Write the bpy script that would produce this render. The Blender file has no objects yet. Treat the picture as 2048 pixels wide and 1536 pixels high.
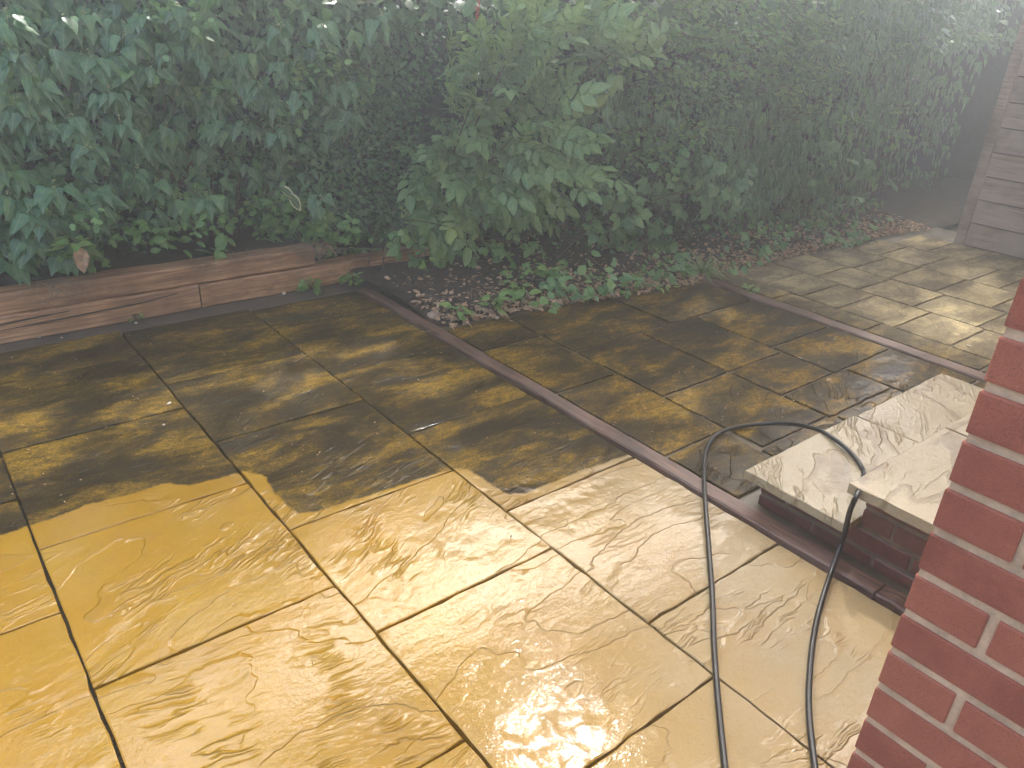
import bpy, math, random
import numpy as np
from mathutils import Matrix, Vector

rng = np.random.default_rng(7)
random.seed(7)
sc = bpy.context.scene
col = sc.collection

# ------------------------------------------------------------------ camera
F_PX, PITCH, ROLL, YAW, CAM_H = 1550.15, math.radians(26.069), math.radians(3.2517), math.radians(40.0527), 1.6083
cp, sp, cy, sy = math.cos(PITCH), math.sin(PITCH), math.cos(YAW), math.sin(YAW)
FW = np.array([sy * cp, cy * cp, -sp]); RT0 = np.array([cy, -sy, 0.0]); UP0 = np.cross(RT0, FW)
RT = math.cos(ROLL) * RT0 + math.sin(ROLL) * UP0
UP = -math.sin(ROLL) * RT0 + math.cos(ROLL) * UP0
CAM = np.array([0, 0, CAM_H])
cd = bpy.data.cameras.new('camera'); cam = bpy.data.objects.new('camera', cd); col.objects.link(cam)
cd.sensor_width = 36; cd.lens = 36 * F_PX / 2048; cd.clip_start = 0.05; cd.clip_end = 500
M = Matrix.Identity(4)
for i in range(3):
    M[i][0], M[i][1], M[i][2], M[i][3] = RT[i], UP[i], -FW[i], CAM[i]
cam.matrix_world = M
sc.camera = cam

# ------------------------------------------------------------------ sky, sun, exposure
SUN_EL, SUN_AZ = math.radians(51), math.radians(47)      # azimuth from +Y towards +X
w = bpy.data.worlds.new('World'); sc.world = w; w.use_nodes = True
nt = w.node_tree; bgn = nt.nodes['Background']
sky = nt.nodes.new('ShaderNodeTexSky'); sky.sky_type = 'NISHITA'; sky.sun_disc = False
sky.sun_elevation = SUN_EL; sky.sun_rotation = SUN_AZ
sky.air_density = 1.0; sky.dust_density = 6.0; sky.ozone_density = 1.0
nt.links.new(sky.outputs[0], bgn.inputs[0]); bgn.inputs[1].default_value = 0.15
ld = bpy.data.lights.new('sun', 'SUN'); sun = bpy.data.objects.new('sun', ld); col.objects.link(sun)
ld.energy = 2.2; ld.angle = math.radians(2.6); ld.color = (1.0, 0.97, 0.92)
SUND = np.array([math.sin(SUN_AZ) * math.cos(SUN_EL), math.cos(SUN_AZ) * math.cos(SUN_EL), math.sin(SUN_EL)])
sun.rotation_euler = Vector(-SUND).to_track_quat('-Z', 'Y').to_euler()
sun.location = (5, 6, 9)
sc.view_settings.view_transform = 'Standard'; sc.view_settings.look = 'None'
sc.view_settings.gamma = 1; sc.view_settings.exposure = 2.35
sc.render.engine = 'CYCLES'
sc.cycles.use_denoising = True
sc.cycles.max_bounces = 8; sc.cycles.volume_bounces = 1; sc.cycles.transparent_max_bounces = 8
sc.cycles.sample_clamp_indirect = 6.0

# ------------------------------------------------------------------ pixel helpers (2048 x 1536 photo pixels)
def ray(px):
    px = np.atleast_2d(np.asarray(px, float))
    return FW * F_PX + RT * (px[:, :1] - 1024) - UP * (px[:, 1:2] - 768)
def gnd(x, y, z=0.0):
    d = ray((x, y))[0]; t = (z - CAM_H) / d[2]; q = CAM + d * t
    return q
def topx(P):
    d = np.atleast_2d(P) - CAM; k = d @ FW
    return np.stack([1024 + F_PX * (d @ RT) / k, 768 - F_PX * (d @ UP) / k], 1), k

# ------------------------------------------------------------------ object helpers
def tag(o, label=None, cat=None, group=None, kind=None):
    if label: o['label'] = label
    if cat: o['category'] = cat
    if group: o['group'] = group
    if kind: o['kind'] = kind
    return o
def empty(name, loc=(0, 0, 0), **k):
    o = bpy.data.objects.new(name, None); col.objects.link(o); o.location = loc; o.empty_display_size = .1
    return tag(o, **k)
def mesh(name, verts, faces, mat=None, smooth=False):
    me = bpy.data.meshes.new(name)
    me.from_pydata([tuple(map(float, v)) for v in verts], [], [tuple(int(i) for i in f) for f in faces]); me.update()
    if mat: me.materials.append(mat)
    if smooth: me.polygons.foreach_set('use_smooth', [True] * len(me.polygons))
    return me
def obj(name, me, parent=None, loc=(0, 0, 0), rot=(0, 0, 0), **k):
    o = bpy.data.objects.new(name, me); col.objects.link(o); o.location = loc; o.rotation_euler = rot
    if parent: o.parent = parent
    return tag(o, **k)

def rounded_box(sx, sy, sz, b, mat, name='box', seg=1, wob=0.0):
    """box centred in x,y with its base at z=0, edges bevelled"""
    import bmesh
    bm = bmesh.new(); bmesh.ops.create_cube(bm, size=1)
    for v in bm.verts: v.co = Vector((v.co.x * sx, v.co.y * sy, (v.co.z + .5) * sz))
    if b: bmesh.ops.bevel(bm, geom=bm.edges[:], offset=b, segments=seg, affect='EDGES', profile=.6)
    if wob:
        for v in bm.verts: v.co += Vector((random.uniform(-wob, wob), random.uniform(-wob, wob), random.uniform(-wob, wob)))
    me = bpy.data.meshes.new(name); bm.to_mesh(me); bm.free()
    if mat: me.materials.append(mat)
    return me

def tube(pts, radii, seg=8, cap=True):
    pts = np.asarray(pts, float); n = len(pts); radii = np.broadcast_to(radii, (n,))
    T = np.gradient(pts, axis=0); T /= np.linalg.norm(T, axis=1)[:, None] + 1e-9
    ref = np.array([0.31, 0.2, 0.93]); V = []; Fc = []
    a = np.linspace(0, 2 * np.pi, seg, endpoint=False)
    for i in range(n):
        u = np.cross(T[i], ref); u /= np.linalg.norm(u) + 1e-9; v = np.cross(T[i], u)
        V.append(pts[i] + radii[i] * (np.cos(a)[:, None] * u + np.sin(a)[:, None] * v))
    V = np.concatenate(V)
    for i in range(n - 1):
        for j in range(seg):
            Fc.append((i * seg + j, i * seg + (j + 1) % seg, (i + 1) * seg + (j + 1) % seg, (i + 1) * seg + j))
    if cap:
        Fc.append(tuple(range(seg))[::-1]); Fc.append(tuple((n - 1) * seg + j for j in range(seg)))
    return V, Fc
def merge(parts):
    V = []; Fc = []; o = 0
    for v, f in parts:
        V.append(np.asarray(v, float)); Fc += [tuple(i + o for i in q) for q in f]; o += len(v)
    return np.concatenate(V), Fc
def spline(pts, n):
    p = np.asarray(pts, float); p = np.vstack([2 * p[0] - p[1], p, 2 * p[-1] - p[-2]]); out = []
    for i in range(1, len(p) - 2):
        t = np.linspace(0, 1, n, endpoint=False)[:, None]
        a, b, c, d = p[i - 1:i + 3]
        out.append(.5 * ((2 * b) + (-a + c) * t + (2 * a - 5 * b + 4 * c - d) * t ** 2 + (-a + 3 * b - 3 * c + d) * t ** 3))
    return np.vstack(out + [p[-2][None]])

# ------------------------------------------------------------------ material helper
class NT:
    def __init__(s, name):
        s.m = bpy.data.materials.new(name); s.m.use_nodes = True; s.t = s.m.node_tree
        s.p = s.t.nodes['Principled BSDF']; s.out = s.t.nodes['Material Output']
    def n(s, typ, **k):
        nd = s.t.nodes.new('ShaderNode' + typ)
        for a, b in k.items(): setattr(nd, a, b)
        return nd
    def set(s, sock, v):
        if hasattr(v, 'links') or isinstance(v, bpy.types.NodeSocket): s.t.links.new(v, sock)
        elif v is not None: sock.default_value = v
    def math(s, op, a, b=None, c=None, clamp=False):
        nd = s.n('Math', operation=op, use_clamp=clamp)
        for i, v in enumerate((a, b, c)):
            if v is not None: s.set(nd.inputs[i], v)
        return nd.outputs[0]
    def vmath(s, op, a, b=None):
        nd = s.n('VectorMath', operation=op); s.set(nd.inputs[0], a)
        if b is not None: s.set(nd.inputs[1] if op != 'SCALE' else nd.inputs[3], b)
        return nd.outputs[0]
    def noise(s, vec, scale, detail=3, rough=.55, dist=0.0, out=0):
        nd = s.n('TexNoise'); s.set(nd.inputs['Vector'], vec)
        nd.inputs['Scale'].default_value = scale; nd.inputs['Detail'].default_value = detail
        nd.inputs['Roughness'].default_value = rough; nd.inputs['Distortion'].default_value = dist
        return nd.outputs[out]
    def ramp(s, fac, stops, interp='LINEAR'):
        nd = s.n('ValToRGB'); s.set(nd.inputs[0], fac); cr = nd.color_ramp; cr.interpolation = interp
        while len(cr.elements) < len(stops): cr.elements.new(.5)
        for e, (p_, c_) in zip(cr.elements, stops):
            e.position = p_; e.color = (*c_, 1) if not isinstance(c_, (int, float)) else (c_, c_, c_, 1)
        return nd.outputs[0]
    def smooth(s, v, a, b, lo=0., hi=1.):
        nd = s.n('MapRange', interpolation_type='SMOOTHSTEP'); s.set(nd.inputs[0], v)
        for i, q in enumerate((a, b, lo, hi)): s.set(nd.inputs[i + 1], q)
        return nd.outputs[0]
    def mix(s, f, a, b, mode='MIX'):
        nd = s.n('Mix', data_type='RGBA', blend_type=mode); s.set(nd.inputs[0], f)
        for i, v in ((6, a), (7, b)): s.set(nd.inputs[i], (*v, 1) if isinstance(v, tuple) and len(v) == 3 else v)
        return nd.outputs[2]
    def mapping(s, vec, scale=(1, 1, 1), rot=(0, 0, 0), loc=(0, 0, 0)):
        nd = s.n('Mapping'); s.set(nd.inputs[0], vec)
        nd.inputs[1].default_value = loc; nd.inputs[2].default_value = rot; nd.inputs[3].default_value = scale
        return nd.outputs[0]
    def bump(s, h, strength=.5, dist=.01, normal=None):
        nd = s.n('Bump'); nd.inputs['Strength'].default_value = strength; nd.inputs['Distance'].default_value = dist
        s.set(nd.inputs['Height'], h)
        if normal is not None: s.set(nd.inputs['Normal'], normal)
        return nd.outputs[0]
    def attr(s, name, out='Fac'):
        return s.n('Attribute', attribute_name=name).outputs[out]
    def pos(s): return s.n('NewGeometry').outputs['Position']
    def oc(s): return s.n('TexCoord').outputs['Object']
    def rnd(s): return s.n('ObjectInfo').outputs['Random']
    def fin(s, **k):
        for a, v in k.items():
            a = a.replace('_', ' ')
            key = {x.name.lower(): x for x in s.p.inputs}[a.lower()]
            s.set(key, (*v, 1) if isinstance(v, tuple) and len(v) == 3 and key.type == 'RGBA' else v)
        return s.m

# ---------- riven stone slabs: clean / dirty / dry set by attributes measured on the ground
def stone_material():
    s = NT('riven_stone'); P = s.pos(); r = s.rnd()
    off = s.n('CombineXYZ'); s.set(off.inputs[0], s.math('MULTIPLY', r, 53.0)); s.set(off.inputs[1], s.math('MULTIPLY', r, 91.0))
    V = s.vmath('ADD', P, off.outputs[0])
    vr = s.n('VectorRotate', rotation_type='Z_AXIS'); s.set(vr.inputs[0], V)
    s.set(vr.inputs['Angle'], s.math('MULTIPLY_ADD', r, 1.1, -0.75))
    Vs = s.mapping(vr.outputs[0], (1.0, 2.3, 1.0))
    warp = s.vmath('SCALE', s.vmath('SUBTRACT', s.noise(V, 5, 3, .6, 0, 1), (.5, .5, .5)), .16)
    Vw = s.vmath('ADD', Vs, warp)
    N = s.noise(Vw, 0.95, 3, .45, .2)
    h = s.math('MULTIPLY', N, 8.0); fr = s.math('FRACT', h)
    terr = s.math('DIVIDE', s.math('ADD', s.math('FLOOR', h), s.smooth(fr, 0.0, .055)), 8.0)
    brk = s.smooth(s.noise(V, 3.3, 3, .6), .36, .50)
    terr = s.math('ADD', s.math('MULTIPLY', terr, brk), s.math('MULTIPLY', N, s.math('SUBTRACT', 1.0, brk)))
    Vr = s.mapping(Vw, (.8, 2.2, 1.0), (0, 0, .2))
    R1 = s.noise(Vr, 3.4, 3, .55, .5); rid = s.math('POWER', s.math('SUBTRACT', 1.0, s.math('ABSOLUTE', s.math('MULTIPLY_ADD', R1, 4.0, -2.0)), clamp=True), 11.0)
    rmask = s.smooth(s.noise(V, 3.4, 2, .5), .50, .62); rid = s.math('MULTIPLY', s.math('MULTIPLY', rid, rmask), s.smooth(s.math('FRACT', s.math('MULTIPLY', r, 7.3)), .1, .9, .25, 1.1))
    Nf = s.noise(V, 55, 4, .6); Nm = s.noise(Vs, 9, 3, .55)
    H = s.math('ADD', s.math('ADD', terr, s.math('MULTIPLY', rid, .13)), s.math('ADD', s.math('MULTIPLY_ADD', s.noise(V, 260, 2, .6), .020, s.math('MULTIPLY', Nf, .06)), s.math('MULTIPLY', Nm, .06)))
    Hw = s.math('ADD', s.math('ADD', s.math('MULTIPLY', terr, .9), s.math('MULTIPLY', rid, .19)), s.math('ADD', s.math('MULTIPLY', Nf, .03), s.math('MULTIPLY', Nm, .05)))
    step_ = s.math('SUBTRACT', s.attr('cream'), 1.0, clamp=True); pit = s.math('MULTIPLY', s.math('MULTIPLY', s.noise(V, 85, 3, .65), .09), step_)
    H = s.math('ADD', H, pit); Hw = s.math('ADD', Hw, pit)
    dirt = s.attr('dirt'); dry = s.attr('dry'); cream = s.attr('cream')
    edge = s.noise(P, 16, 4, .6); edge2 = s.noise(P, 110, 2, .6)
    d = s.math('ADD', dirt, s.math('ADD', s.math('MULTIPLY_ADD', edge, .034, -.017), s.math('MULTIPLY_ADD', edge2, .016, -.008)))
    mask = s.smooth(d, -.004, .012)
    # clean colour
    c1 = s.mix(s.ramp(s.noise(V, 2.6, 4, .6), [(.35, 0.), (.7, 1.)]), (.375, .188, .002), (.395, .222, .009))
    c2 = s.mix(s.ramp(s.noise(V, 3.5, 4, .6), [(.35, 0.), (.7, 1.)]), (.40, .295, .145), (.43, .345, .205))  # pale cream tones; on the patio slabs they stand in for sky reflection
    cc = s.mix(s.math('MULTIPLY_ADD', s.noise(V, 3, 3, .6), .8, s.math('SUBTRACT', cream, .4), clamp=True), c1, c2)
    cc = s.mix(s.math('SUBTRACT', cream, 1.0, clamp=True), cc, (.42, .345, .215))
    grain = s.noise(V, 240, 3, .7); cc = s.mix(s.smooth(grain, .3, .7, .30, 0.), cc, s.mix(.55, cc, (.05, .025, .004)))
    grit = s.smooth(s.noise(V, 130, 2, .6), .64, .72)
    cc = s.mix(s.math('MULTIPLY', grit, .5), cc, (.16, .09, .03))
    cc = s.mix(s.math('MULTIPLY', r, .18), cc, (.22, .112, .010)); cc = s.mix(s.smooth(s.noise(V, 1.7, 4, .65), .52, .72, 0, .22), cc, (.17, .085, .010))
    edgeline = s.math('MULTIPLY', s.smooth(fr, .0, .1), s.smooth(fr, .28, .1))
    cc = s.mix(s.math('MULTIPLY', s.math('MULTIPLY', edgeline, brk), .28), cc, (.30, .16, .03))
    cc = s.mix(s.math('MULTIPLY', s.math('MULTIPLY', edgeline, step_), .4), cc, (.055, .04, .02))
    # dirty, wet: black-brown algae film with yellow showing through
    Vd = s.mapping(V, (1.0, 2.0, 1.0), (0, 0, .25))
    A = s.noise(Vd, 2.6, 4, .6, .4); B = s.noise(s.mapping(V, (1, 1.7, 1)), 85, 4, .75); B2 = s.noise(Vd, 17, 5, .7, .5)
    Ac = s.smooth(A, .36, .66)
    val = s.math('ADD', s.math('MULTIPLY_ADD', Ac, .21, .034), s.math('ADD', s.math('MULTIPLY', B, .62), s.math('MULTIPLY', B2, .46)))
    val = s.math('SUBTRACT', val, s.smooth(dirt, .75, .05, 0, .035))
    dc = s.ramp(val, [(.53, (.014, .0085, .0015)), (.64, (.044, .026, .002)), (.72, (.098, .056, .004)), (.79, (.20, .113, .007)), (.87, (.33, .19, .012))])
    dd = s.ramp(val, [(.50, (.13, .10, .062)), (.62, (.21, .165, .095)), (.72, (.32, .255, .14)), (.82, (.45, .36, .19))])
    dryf = s.smooth(dry, .35, .65)
    dcol = s.mix(dryf, dc, dd)
    colr = s.mix(mask, cc, dcol)
    wet = s.math('SUBTRACT', 1.0, s.math('MULTIPLY', dryf, .8))
    rough = s.math('MULTIPLY_ADD', mask, .22, s.math('MULTIPLY_ADD', s.noise(V, 6, 3), .25, .40))
    rough = s.math('ADD', rough, s.math('MULTIPLY', dryf, .35), clamp=True)
    bstr = s.bump(H, .95, .034)
    cb = s.bump(Hw, .95, .030)
    s.fin(base_color=colr, roughness=rough, normal=bstr, specular_ior_level=.2, coat_weight=s.math('MULTIPLY', wet, s.math('MULTIPLY_ADD', mask, -.55, .85)), coat_roughness=.055, coat_normal=cb, coat_ior=1.45)
    return s.m

def simple(name, c, rough=.6, var=.25, scale=8, bump=.3, bscale=40, bdist=.004, use='pos', stretch=(1, 1, 1), coat=0., coatr=.1, c2=None, dark=None):
    s = NT(name); V = s.pos() if use == 'pos' else s.oc()
    r = s.rnd(); off = s.n('CombineXYZ'); s.set(off.inputs[0], s.math('MULTIPLY', r, 31.)); s.set(off.inputs[2], s.math('MULTIPLY', r, 17.))
    V = s.mapping(s.vmath('ADD', V, off.outputs[0]), stretch)
    c2 = c2 or tuple(min(1, q * (1 + var)) for q in c); c0 = tuple(q * (1 - var) for q in c)
    f = s.noise(V, scale, 5, .62)
    cc = s.ramp(f, [(.3, c0), (.5, c), (.7, c2)])
    if dark: cc = s.mix(s.smooth(s.noise(V, dark[0], 4, .65), dark[1], dark[1] + .1, 0, dark[3]), cc, dark[2])
    s.fin(base_color=cc, roughness=rough, normal=s.bump(s.noise(V, bscale, 5, .65), bump, bdist), coat_weight=coat, coat_roughness=coatr)
    return s.m

def wood_material(name, c_light, c_dark, rough, axis, wet=0., knots=True, gs=1.0, weather=None, bump=.5):
    s = NT(name); V = s.oc(); r = s.rnd()
    off = s.n('CombineXYZ'); [s.set(off.inputs[i], s.math('MULTIPLY', r, k)) for i, k in enumerate((13., 29., 41.))]
    V = s.vmath('ADD', V, off.outputs[0])
    st = [22 * gs, 22 * gs, 22 * gs]; st[axis] = 1.1 * gs
    g = s.noise(s.mapping(V, tuple(st)), 1.0, 6, .65, .9)
    st2 = [95 * gs, 95 * gs, 95 * gs]; st2[axis] = 3 * gs
    g2 = s.noise(s.mapping(V, tuple(st2)), 1.0, 3, .6, .3)
    f = s.math('ADD', s.math('MULTIPLY', g, .7), s.math('MULTIPLY', g2, .3))
    c = s.ramp(f, [(.38, c_dark), (.50, tuple((a + b) / 2 for a, b in zip(c_light, c_dark))), (.62, c_light)])
    big = s.noise(V, 2.2, 4, .6)
    c = s.mix(s.smooth(big, .42, .7, 0, .55), c, tuple(q * .45 for q in c_dark))
    if weather: c = s.mix(s.smooth(s.noise(V, 3.2, 4, .6), .4, .65, 0, .6), c, weather)
    if knots:
        kst = [4., 4., 4.]; kst[axis] = 1.6
        vo = s.n('TexVoronoi'); s.set(vo.inputs['Vector'], s.mapping(V, tuple(kst))); vo.inputs['Scale'].default_value = 1.5
        c = s.mix(s.smooth(vo.outputs['Distance'], .14, .05, 0, .75), c, tuple(q * .3 for q in c_dark))
    s.fin(base_color=c, roughness=rough, normal=s.bump(f, bump, .004), coat_weight=wet, coat_roughness=.15)
    return s.m

def brick_material():
    s = NT('brick_clay'); V = s.pos(); r = s.rnd()
    base = s.ramp(r, [(0., (.225, .066, .040)), (.4, (.30, .090, .054)), (.75, (.35, .115, .068)), (1., (.26, .080, .048))])
    f = s.noise(V, 14, 5, .65); c = s.mix(s.smooth(f, .35, .7, 0, .55), base, (.42, .135, .08))
    sp_ = s.noise(V, 420, 3, .7); c = s.mix(s.smooth(sp_, .50, .68, 0, .55), c, (.12, .034, .022))
    wh = s.noise(V, 330, 2, .6); c = s.mix(s.smooth(wh, .70, .76, 0, .5), c, (.55, .36, .27))
    blo = s.noise(V, 22, 4, .7); c = s.mix(s.smooth(blo, .68, .78, 0, .4), c, (.6, .42, .33))
    s.fin(base_color=c, roughness=.85, normal=s.bump(s.math('ADD', sp_, s.math('MULTIPLY', s.noise(V, 60, 4, .6), .8)), .55, .004))
    return s.m

def leaf_material(name, stops, rib=(.25, .33, .16), ribw=.035, gloss=.32, edge=None, trans=.25, veins=True):
    s = NT(name); rn = s.attr('rnd'); uv = s.n('UVMap'); sep = s.n('SeparateXYZ'); s.set(sep.inputs[0], uv.outputs[0])
    u = s.math('ABSOLUTE', sep.outputs[0]); v = sep.outputs[1]
    c = s.ramp(rn, stops)
    blot = s.noise(s.pos(), 35, 3, .6); c = s.mix(s.smooth(blot, .4, .75, 0, .35), c, tuple(q * 1.5 for q in stops[-1][1]))
    if veins:
        vv = s.math('FRACT', s.math('MULTIPLY', s.math('SUBTRACT', v, s.math('MULTIPLY', u, .9)), 6.0))
        c = s.mix(s.math('MULTIPLY', s.smooth(s.math('ABSOLUTE', s.math('SUBTRACT', vv, .5)), .09, .02), .28), c, rib)
    c = s.mix(s.math('MULTIPLY', s.smooth(u, ribw, ribw * .3), .75), c, rib)
    if edge:
        c = s.mix(s.smooth(s.attr('rim'), .55, .75), c, edge)
    s.fin(base_color=c, roughness=gloss, normal=s.bump(blot, .25, .004))
    tr = s.n('BsdfTranslucent'); s.set(tr.inputs[0], s.mix(.5, c, (.22, .34, .05)))
    mx = s.n('MixShader'); mx.inputs[0].default_value = trans
    s.t.links.new(s.p.outputs[0], mx.inputs[1]); s.t.links.new(tr.outputs[0], mx.inputs[2]); s.t.links.new(mx.outputs[0], s.out.inputs[0])
    return s.m

MAT = dict(
    stone=stone_material(), brick=brick_material(),
    brick_wet_shaded=simple('wet_shaded_brick', (.13, .038, .024), .45, .35, 14, .5, 120, .003, coat=.2),  # riser brick: damp, and darkened further to paint in the shade there
    mortar_wet_shaded=simple('wet_shaded_mortar', (.15, .105, .065), .6, .4, 14, .5, 120, .003),  # riser mortar, damp and with the shade put into its colour
    mortar=simple('mortar', (.50, .345, .225), .95, .25, 30, .6, 160, .004),
    pointing=simple('joint_mortar', (.095, .070, .036), .55, .35, 12, .5, 120, .004, coat=.25),
    bed_soil=simple('dark_joint_soil', (.030, .022, .014), .7, .5, 20, .8, 70, .01),
    strip=simple('wet_concrete_strip', (.060, .056, .046), .42, .35, 7, .5, 60, .004, coat=.5),
    soil=simple('bed_soil', (.055, .036, .022), .85, .5, 10, 1., 45, .03),
    grass=simple('garden_ground', (.05, .055, .025), .9, .5, 2, 1., 30, .02),
    sleeper=wood_material('old_sleeper_wood', (.26, .13, .085), (.022, .009, .006), .5, 1, wet=.1, knots=False, weather=(.19, .115, .085), bump=1., gs=3.2),
    timber=wood_material('new_sleeper_wood', (.60, .33, .155), (.20, .08, .034), .6, 0, wet=.12, bump=1., gs=2.2),
    shed=wood_material('shed_board_wood', (.46, .36, .28), (.24, .165, .115), 0.75, 1, gs=2.0, weather=(.46, .39, .34)),
    fence=wood_material('fence_wood', (.14, .10, .07), (.07, .045, .03), .8, 2),
    roof=simple('shed_felt', (.06, .06, .06), .9),
    hose=simple('hose_rubber', (.008, .008, .009), .38, .2, 30, .1, 80, .001, use='obj', coat=.12, coatr=.15),
    bark=simple('bark', (.085, .06, .042), .9, .4, 12, .8, 40, .02, use='obj', stretch=(1, 1, .3)),
    twig=simple('twig', (.12, .085, .05), .85, .4, 20, .5, 60, .004),
    root=simple('dry_root', (.30, .20, .12), .8, .35, 20, .4, 60, .004),
    litter=simple('dry_leaf', (.42, .27, .16), .75, .5, 30, .4, 60, .003),
    pebble=simple('pebble_stone', (.30, .21, .15), .6, .3, 20, .5, 60, .004),
    pale=simple('pale_stone', (.60, .52, .40), .5, .2, 30, .3, 60, .003),
    berry=simple('red_berry', (.45, .06, .04), .5, .3, 30, .2, 60, .002),
    bud=simple('pale_bud', (.30, .34, .15), .6, .3, 50, .2, 60, .002),
    ivy=leaf_material('ivy_leaf', [(0., (0.039, 0.108, 0.052)), (.45, (0.064, 0.168, 0.078)), (.8, (0.098, 0.228, 0.086)), (1., (0.184, 0.323, 0.076))], rib=(.20, .27, .16), ribw=.045, gloss=.36),
    elder=leaf_material('elder_leaf', [(0., (.11, .23, .085)), (.5, (.165, .31, .115)), (.85, (.22, .36, .12)), (1., (.34, .42, .12))], rib=(.30, .42, .2), gloss=.5, trans=.3),
    haw=leaf_material('hawthorn_leaf', [(0., (0.083, 0.197, 0.073)), (.5, (0.134, 0.279, 0.099)), (1., (0.227, 0.372, 0.103))], rib=(.16, .24, .1), gloss=.45, trans=.32, veins=False),
    privet=leaf_material('privet_leaf', [(0., (0.043, 0.099, 0.046)), (.6, (0.070, 0.160, 0.070)), (1., (0.130, 0.235, 0.089))], rib=(.08, .14, .06), gloss=.38, trans=.2, veins=False),
    bramble=leaf_material('bramble_leaf', [(0., (0.076, 0.184, 0.082)), (.6, (0.120, 0.259, 0.098)), (1., (0.216, 0.345, 0.098))], rib=(.16, .24, .1), gloss=.42),
    weed=leaf_material('weed_leaf', [(0., (0.104, 0.235, 0.066)), (.6, (0.160, 0.319, 0.085)), (1., (0.300, 0.413, 0.094))], rib=(.2, .28, .1), gloss=.45, trans=.3),
    varieg=leaf_material('variegated_leaf', [(0., (.05, .11, .04)), (1., (.07, .14, .05))], edge=(.62, .62, .38), gloss=.45, veins=False),
    yellowgrass=leaf_material('yellow_blade', [(0., (.16, .20, .05)), (1., (.32, .32, .09))], gloss=.5, veins=False),
    tree=leaf_material('tree_leaf', [(0., (.03, .07, .02)), (1., (.07, .12, .03))], gloss=.5, trans=.2, veins=False),
)

# ================================================================== SETTING: ground
def sheet(name, x0, x1, y0, y1, z, mat, nx=1, ny=1, dz=0.0):
    xs = np.linspace(x0, x1, nx + 1); ys = np.linspace(y0, y1, ny + 1)
    V = [(x, y, z + (rng.uniform(-dz, dz) if dz else 0)) for y in ys for x in xs]
    Fc = [(j * (nx + 1) + i, j * (nx + 1) + i + 1, (j + 1) * (nx + 1) + i + 1, (j + 1) * (nx + 1) + i) for j in range(ny) for i in range(nx)]
    return mesh(name, V, Fc, mat, True)
obj('ground', sheet('ground', -8, 13, -8, 11, -.06, MAT['grass'], 30, 30), kind='structure')

# left paving bed, open joints
patio_l = obj('patio', sheet('patio', -1.6, 2.19, -2.2, 4.14, -.032, MAT['bed_soil'], 4, 6), kind='structure')
strip = obj('concrete_strip', mesh('concrete_strip', [(-1.6, 4.155, -.028), (2.05, 4.055, -.028), (2.3, 4.02, -.028), (2.6, 4.3, -.028), (-1.6, 4.33, -.028), (-1.6, 4.155, -.06), (2.05, 4.055, -.06), (2.3, 4.02, -.06)],
      [(0, 1, 2, 3, 4), (0, 5, 6, 1), (1, 6, 7, 2)], MAT['strip']), kind='structure')
patio_r = obj('paving', sheet('paving', 2.19, 7.4, .30, 3.34, -.010, MAT['pointing'], 40, 24, .0015), kind='structure')

# where the washing stopped: line across the slabs, cleaned ground lies on the camera side of it
edge_line = [(-2.0, 2.50), (.038, 2.535), (.11, 2.549), (.189, 2.544), (.294, 2.575), (.40, 2.56), (.481, 2.55), (.554, 2.57), (.594, 2.5), (.70, 2.485), (.796, 2.482),
             (.826, 2.47), (.857, 2.40), (.843, 2.31), (.845, 2.197), (.848, 2.123), (.87, 2.098), (1.044, 2.088), (1.456, 2.062), (1.484, 2.052), (1.509, 1.999),
             (1.515, 1.912), (1.519, 1.811), (1.545, 1.778), (1.825, 1.768), (2.104, 1.754), (2.17, 1.70), (2.17, -3)]
EL = np.array(edge_line)
poly_clean = np.vstack([EL, [(-2.0, -3)]])
def sdf_clean(P):
    """positive where dirt is left"""
    P = np.asarray(P, float); d = np.full(len(P), 9.); inside = np.zeros(len(P), bool); n = len(poly_clean)
    for i in range(n):
        a = poly_clean[i]; b = poly_clean[(i + 1) % n]; ab = b - a
        if i < len(EL) - 1:
            t = np.clip(((P - a) @ ab) / (ab @ ab), 0, 1); d = np.minimum(d, np.linalg.norm(P - (a + t[:, None] * ab), axis=1))
        c = ((a[1] > P[:, 1]) != (b[1] > P[:, 1])) & (P[:, 0] < (b[0] - a[0]) * (P[:, 1] - a[1]) / (b[1] - a[1] + 1e-12) + a[0])
        inside ^= c
    return np.where(inside, -d, d)

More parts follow.
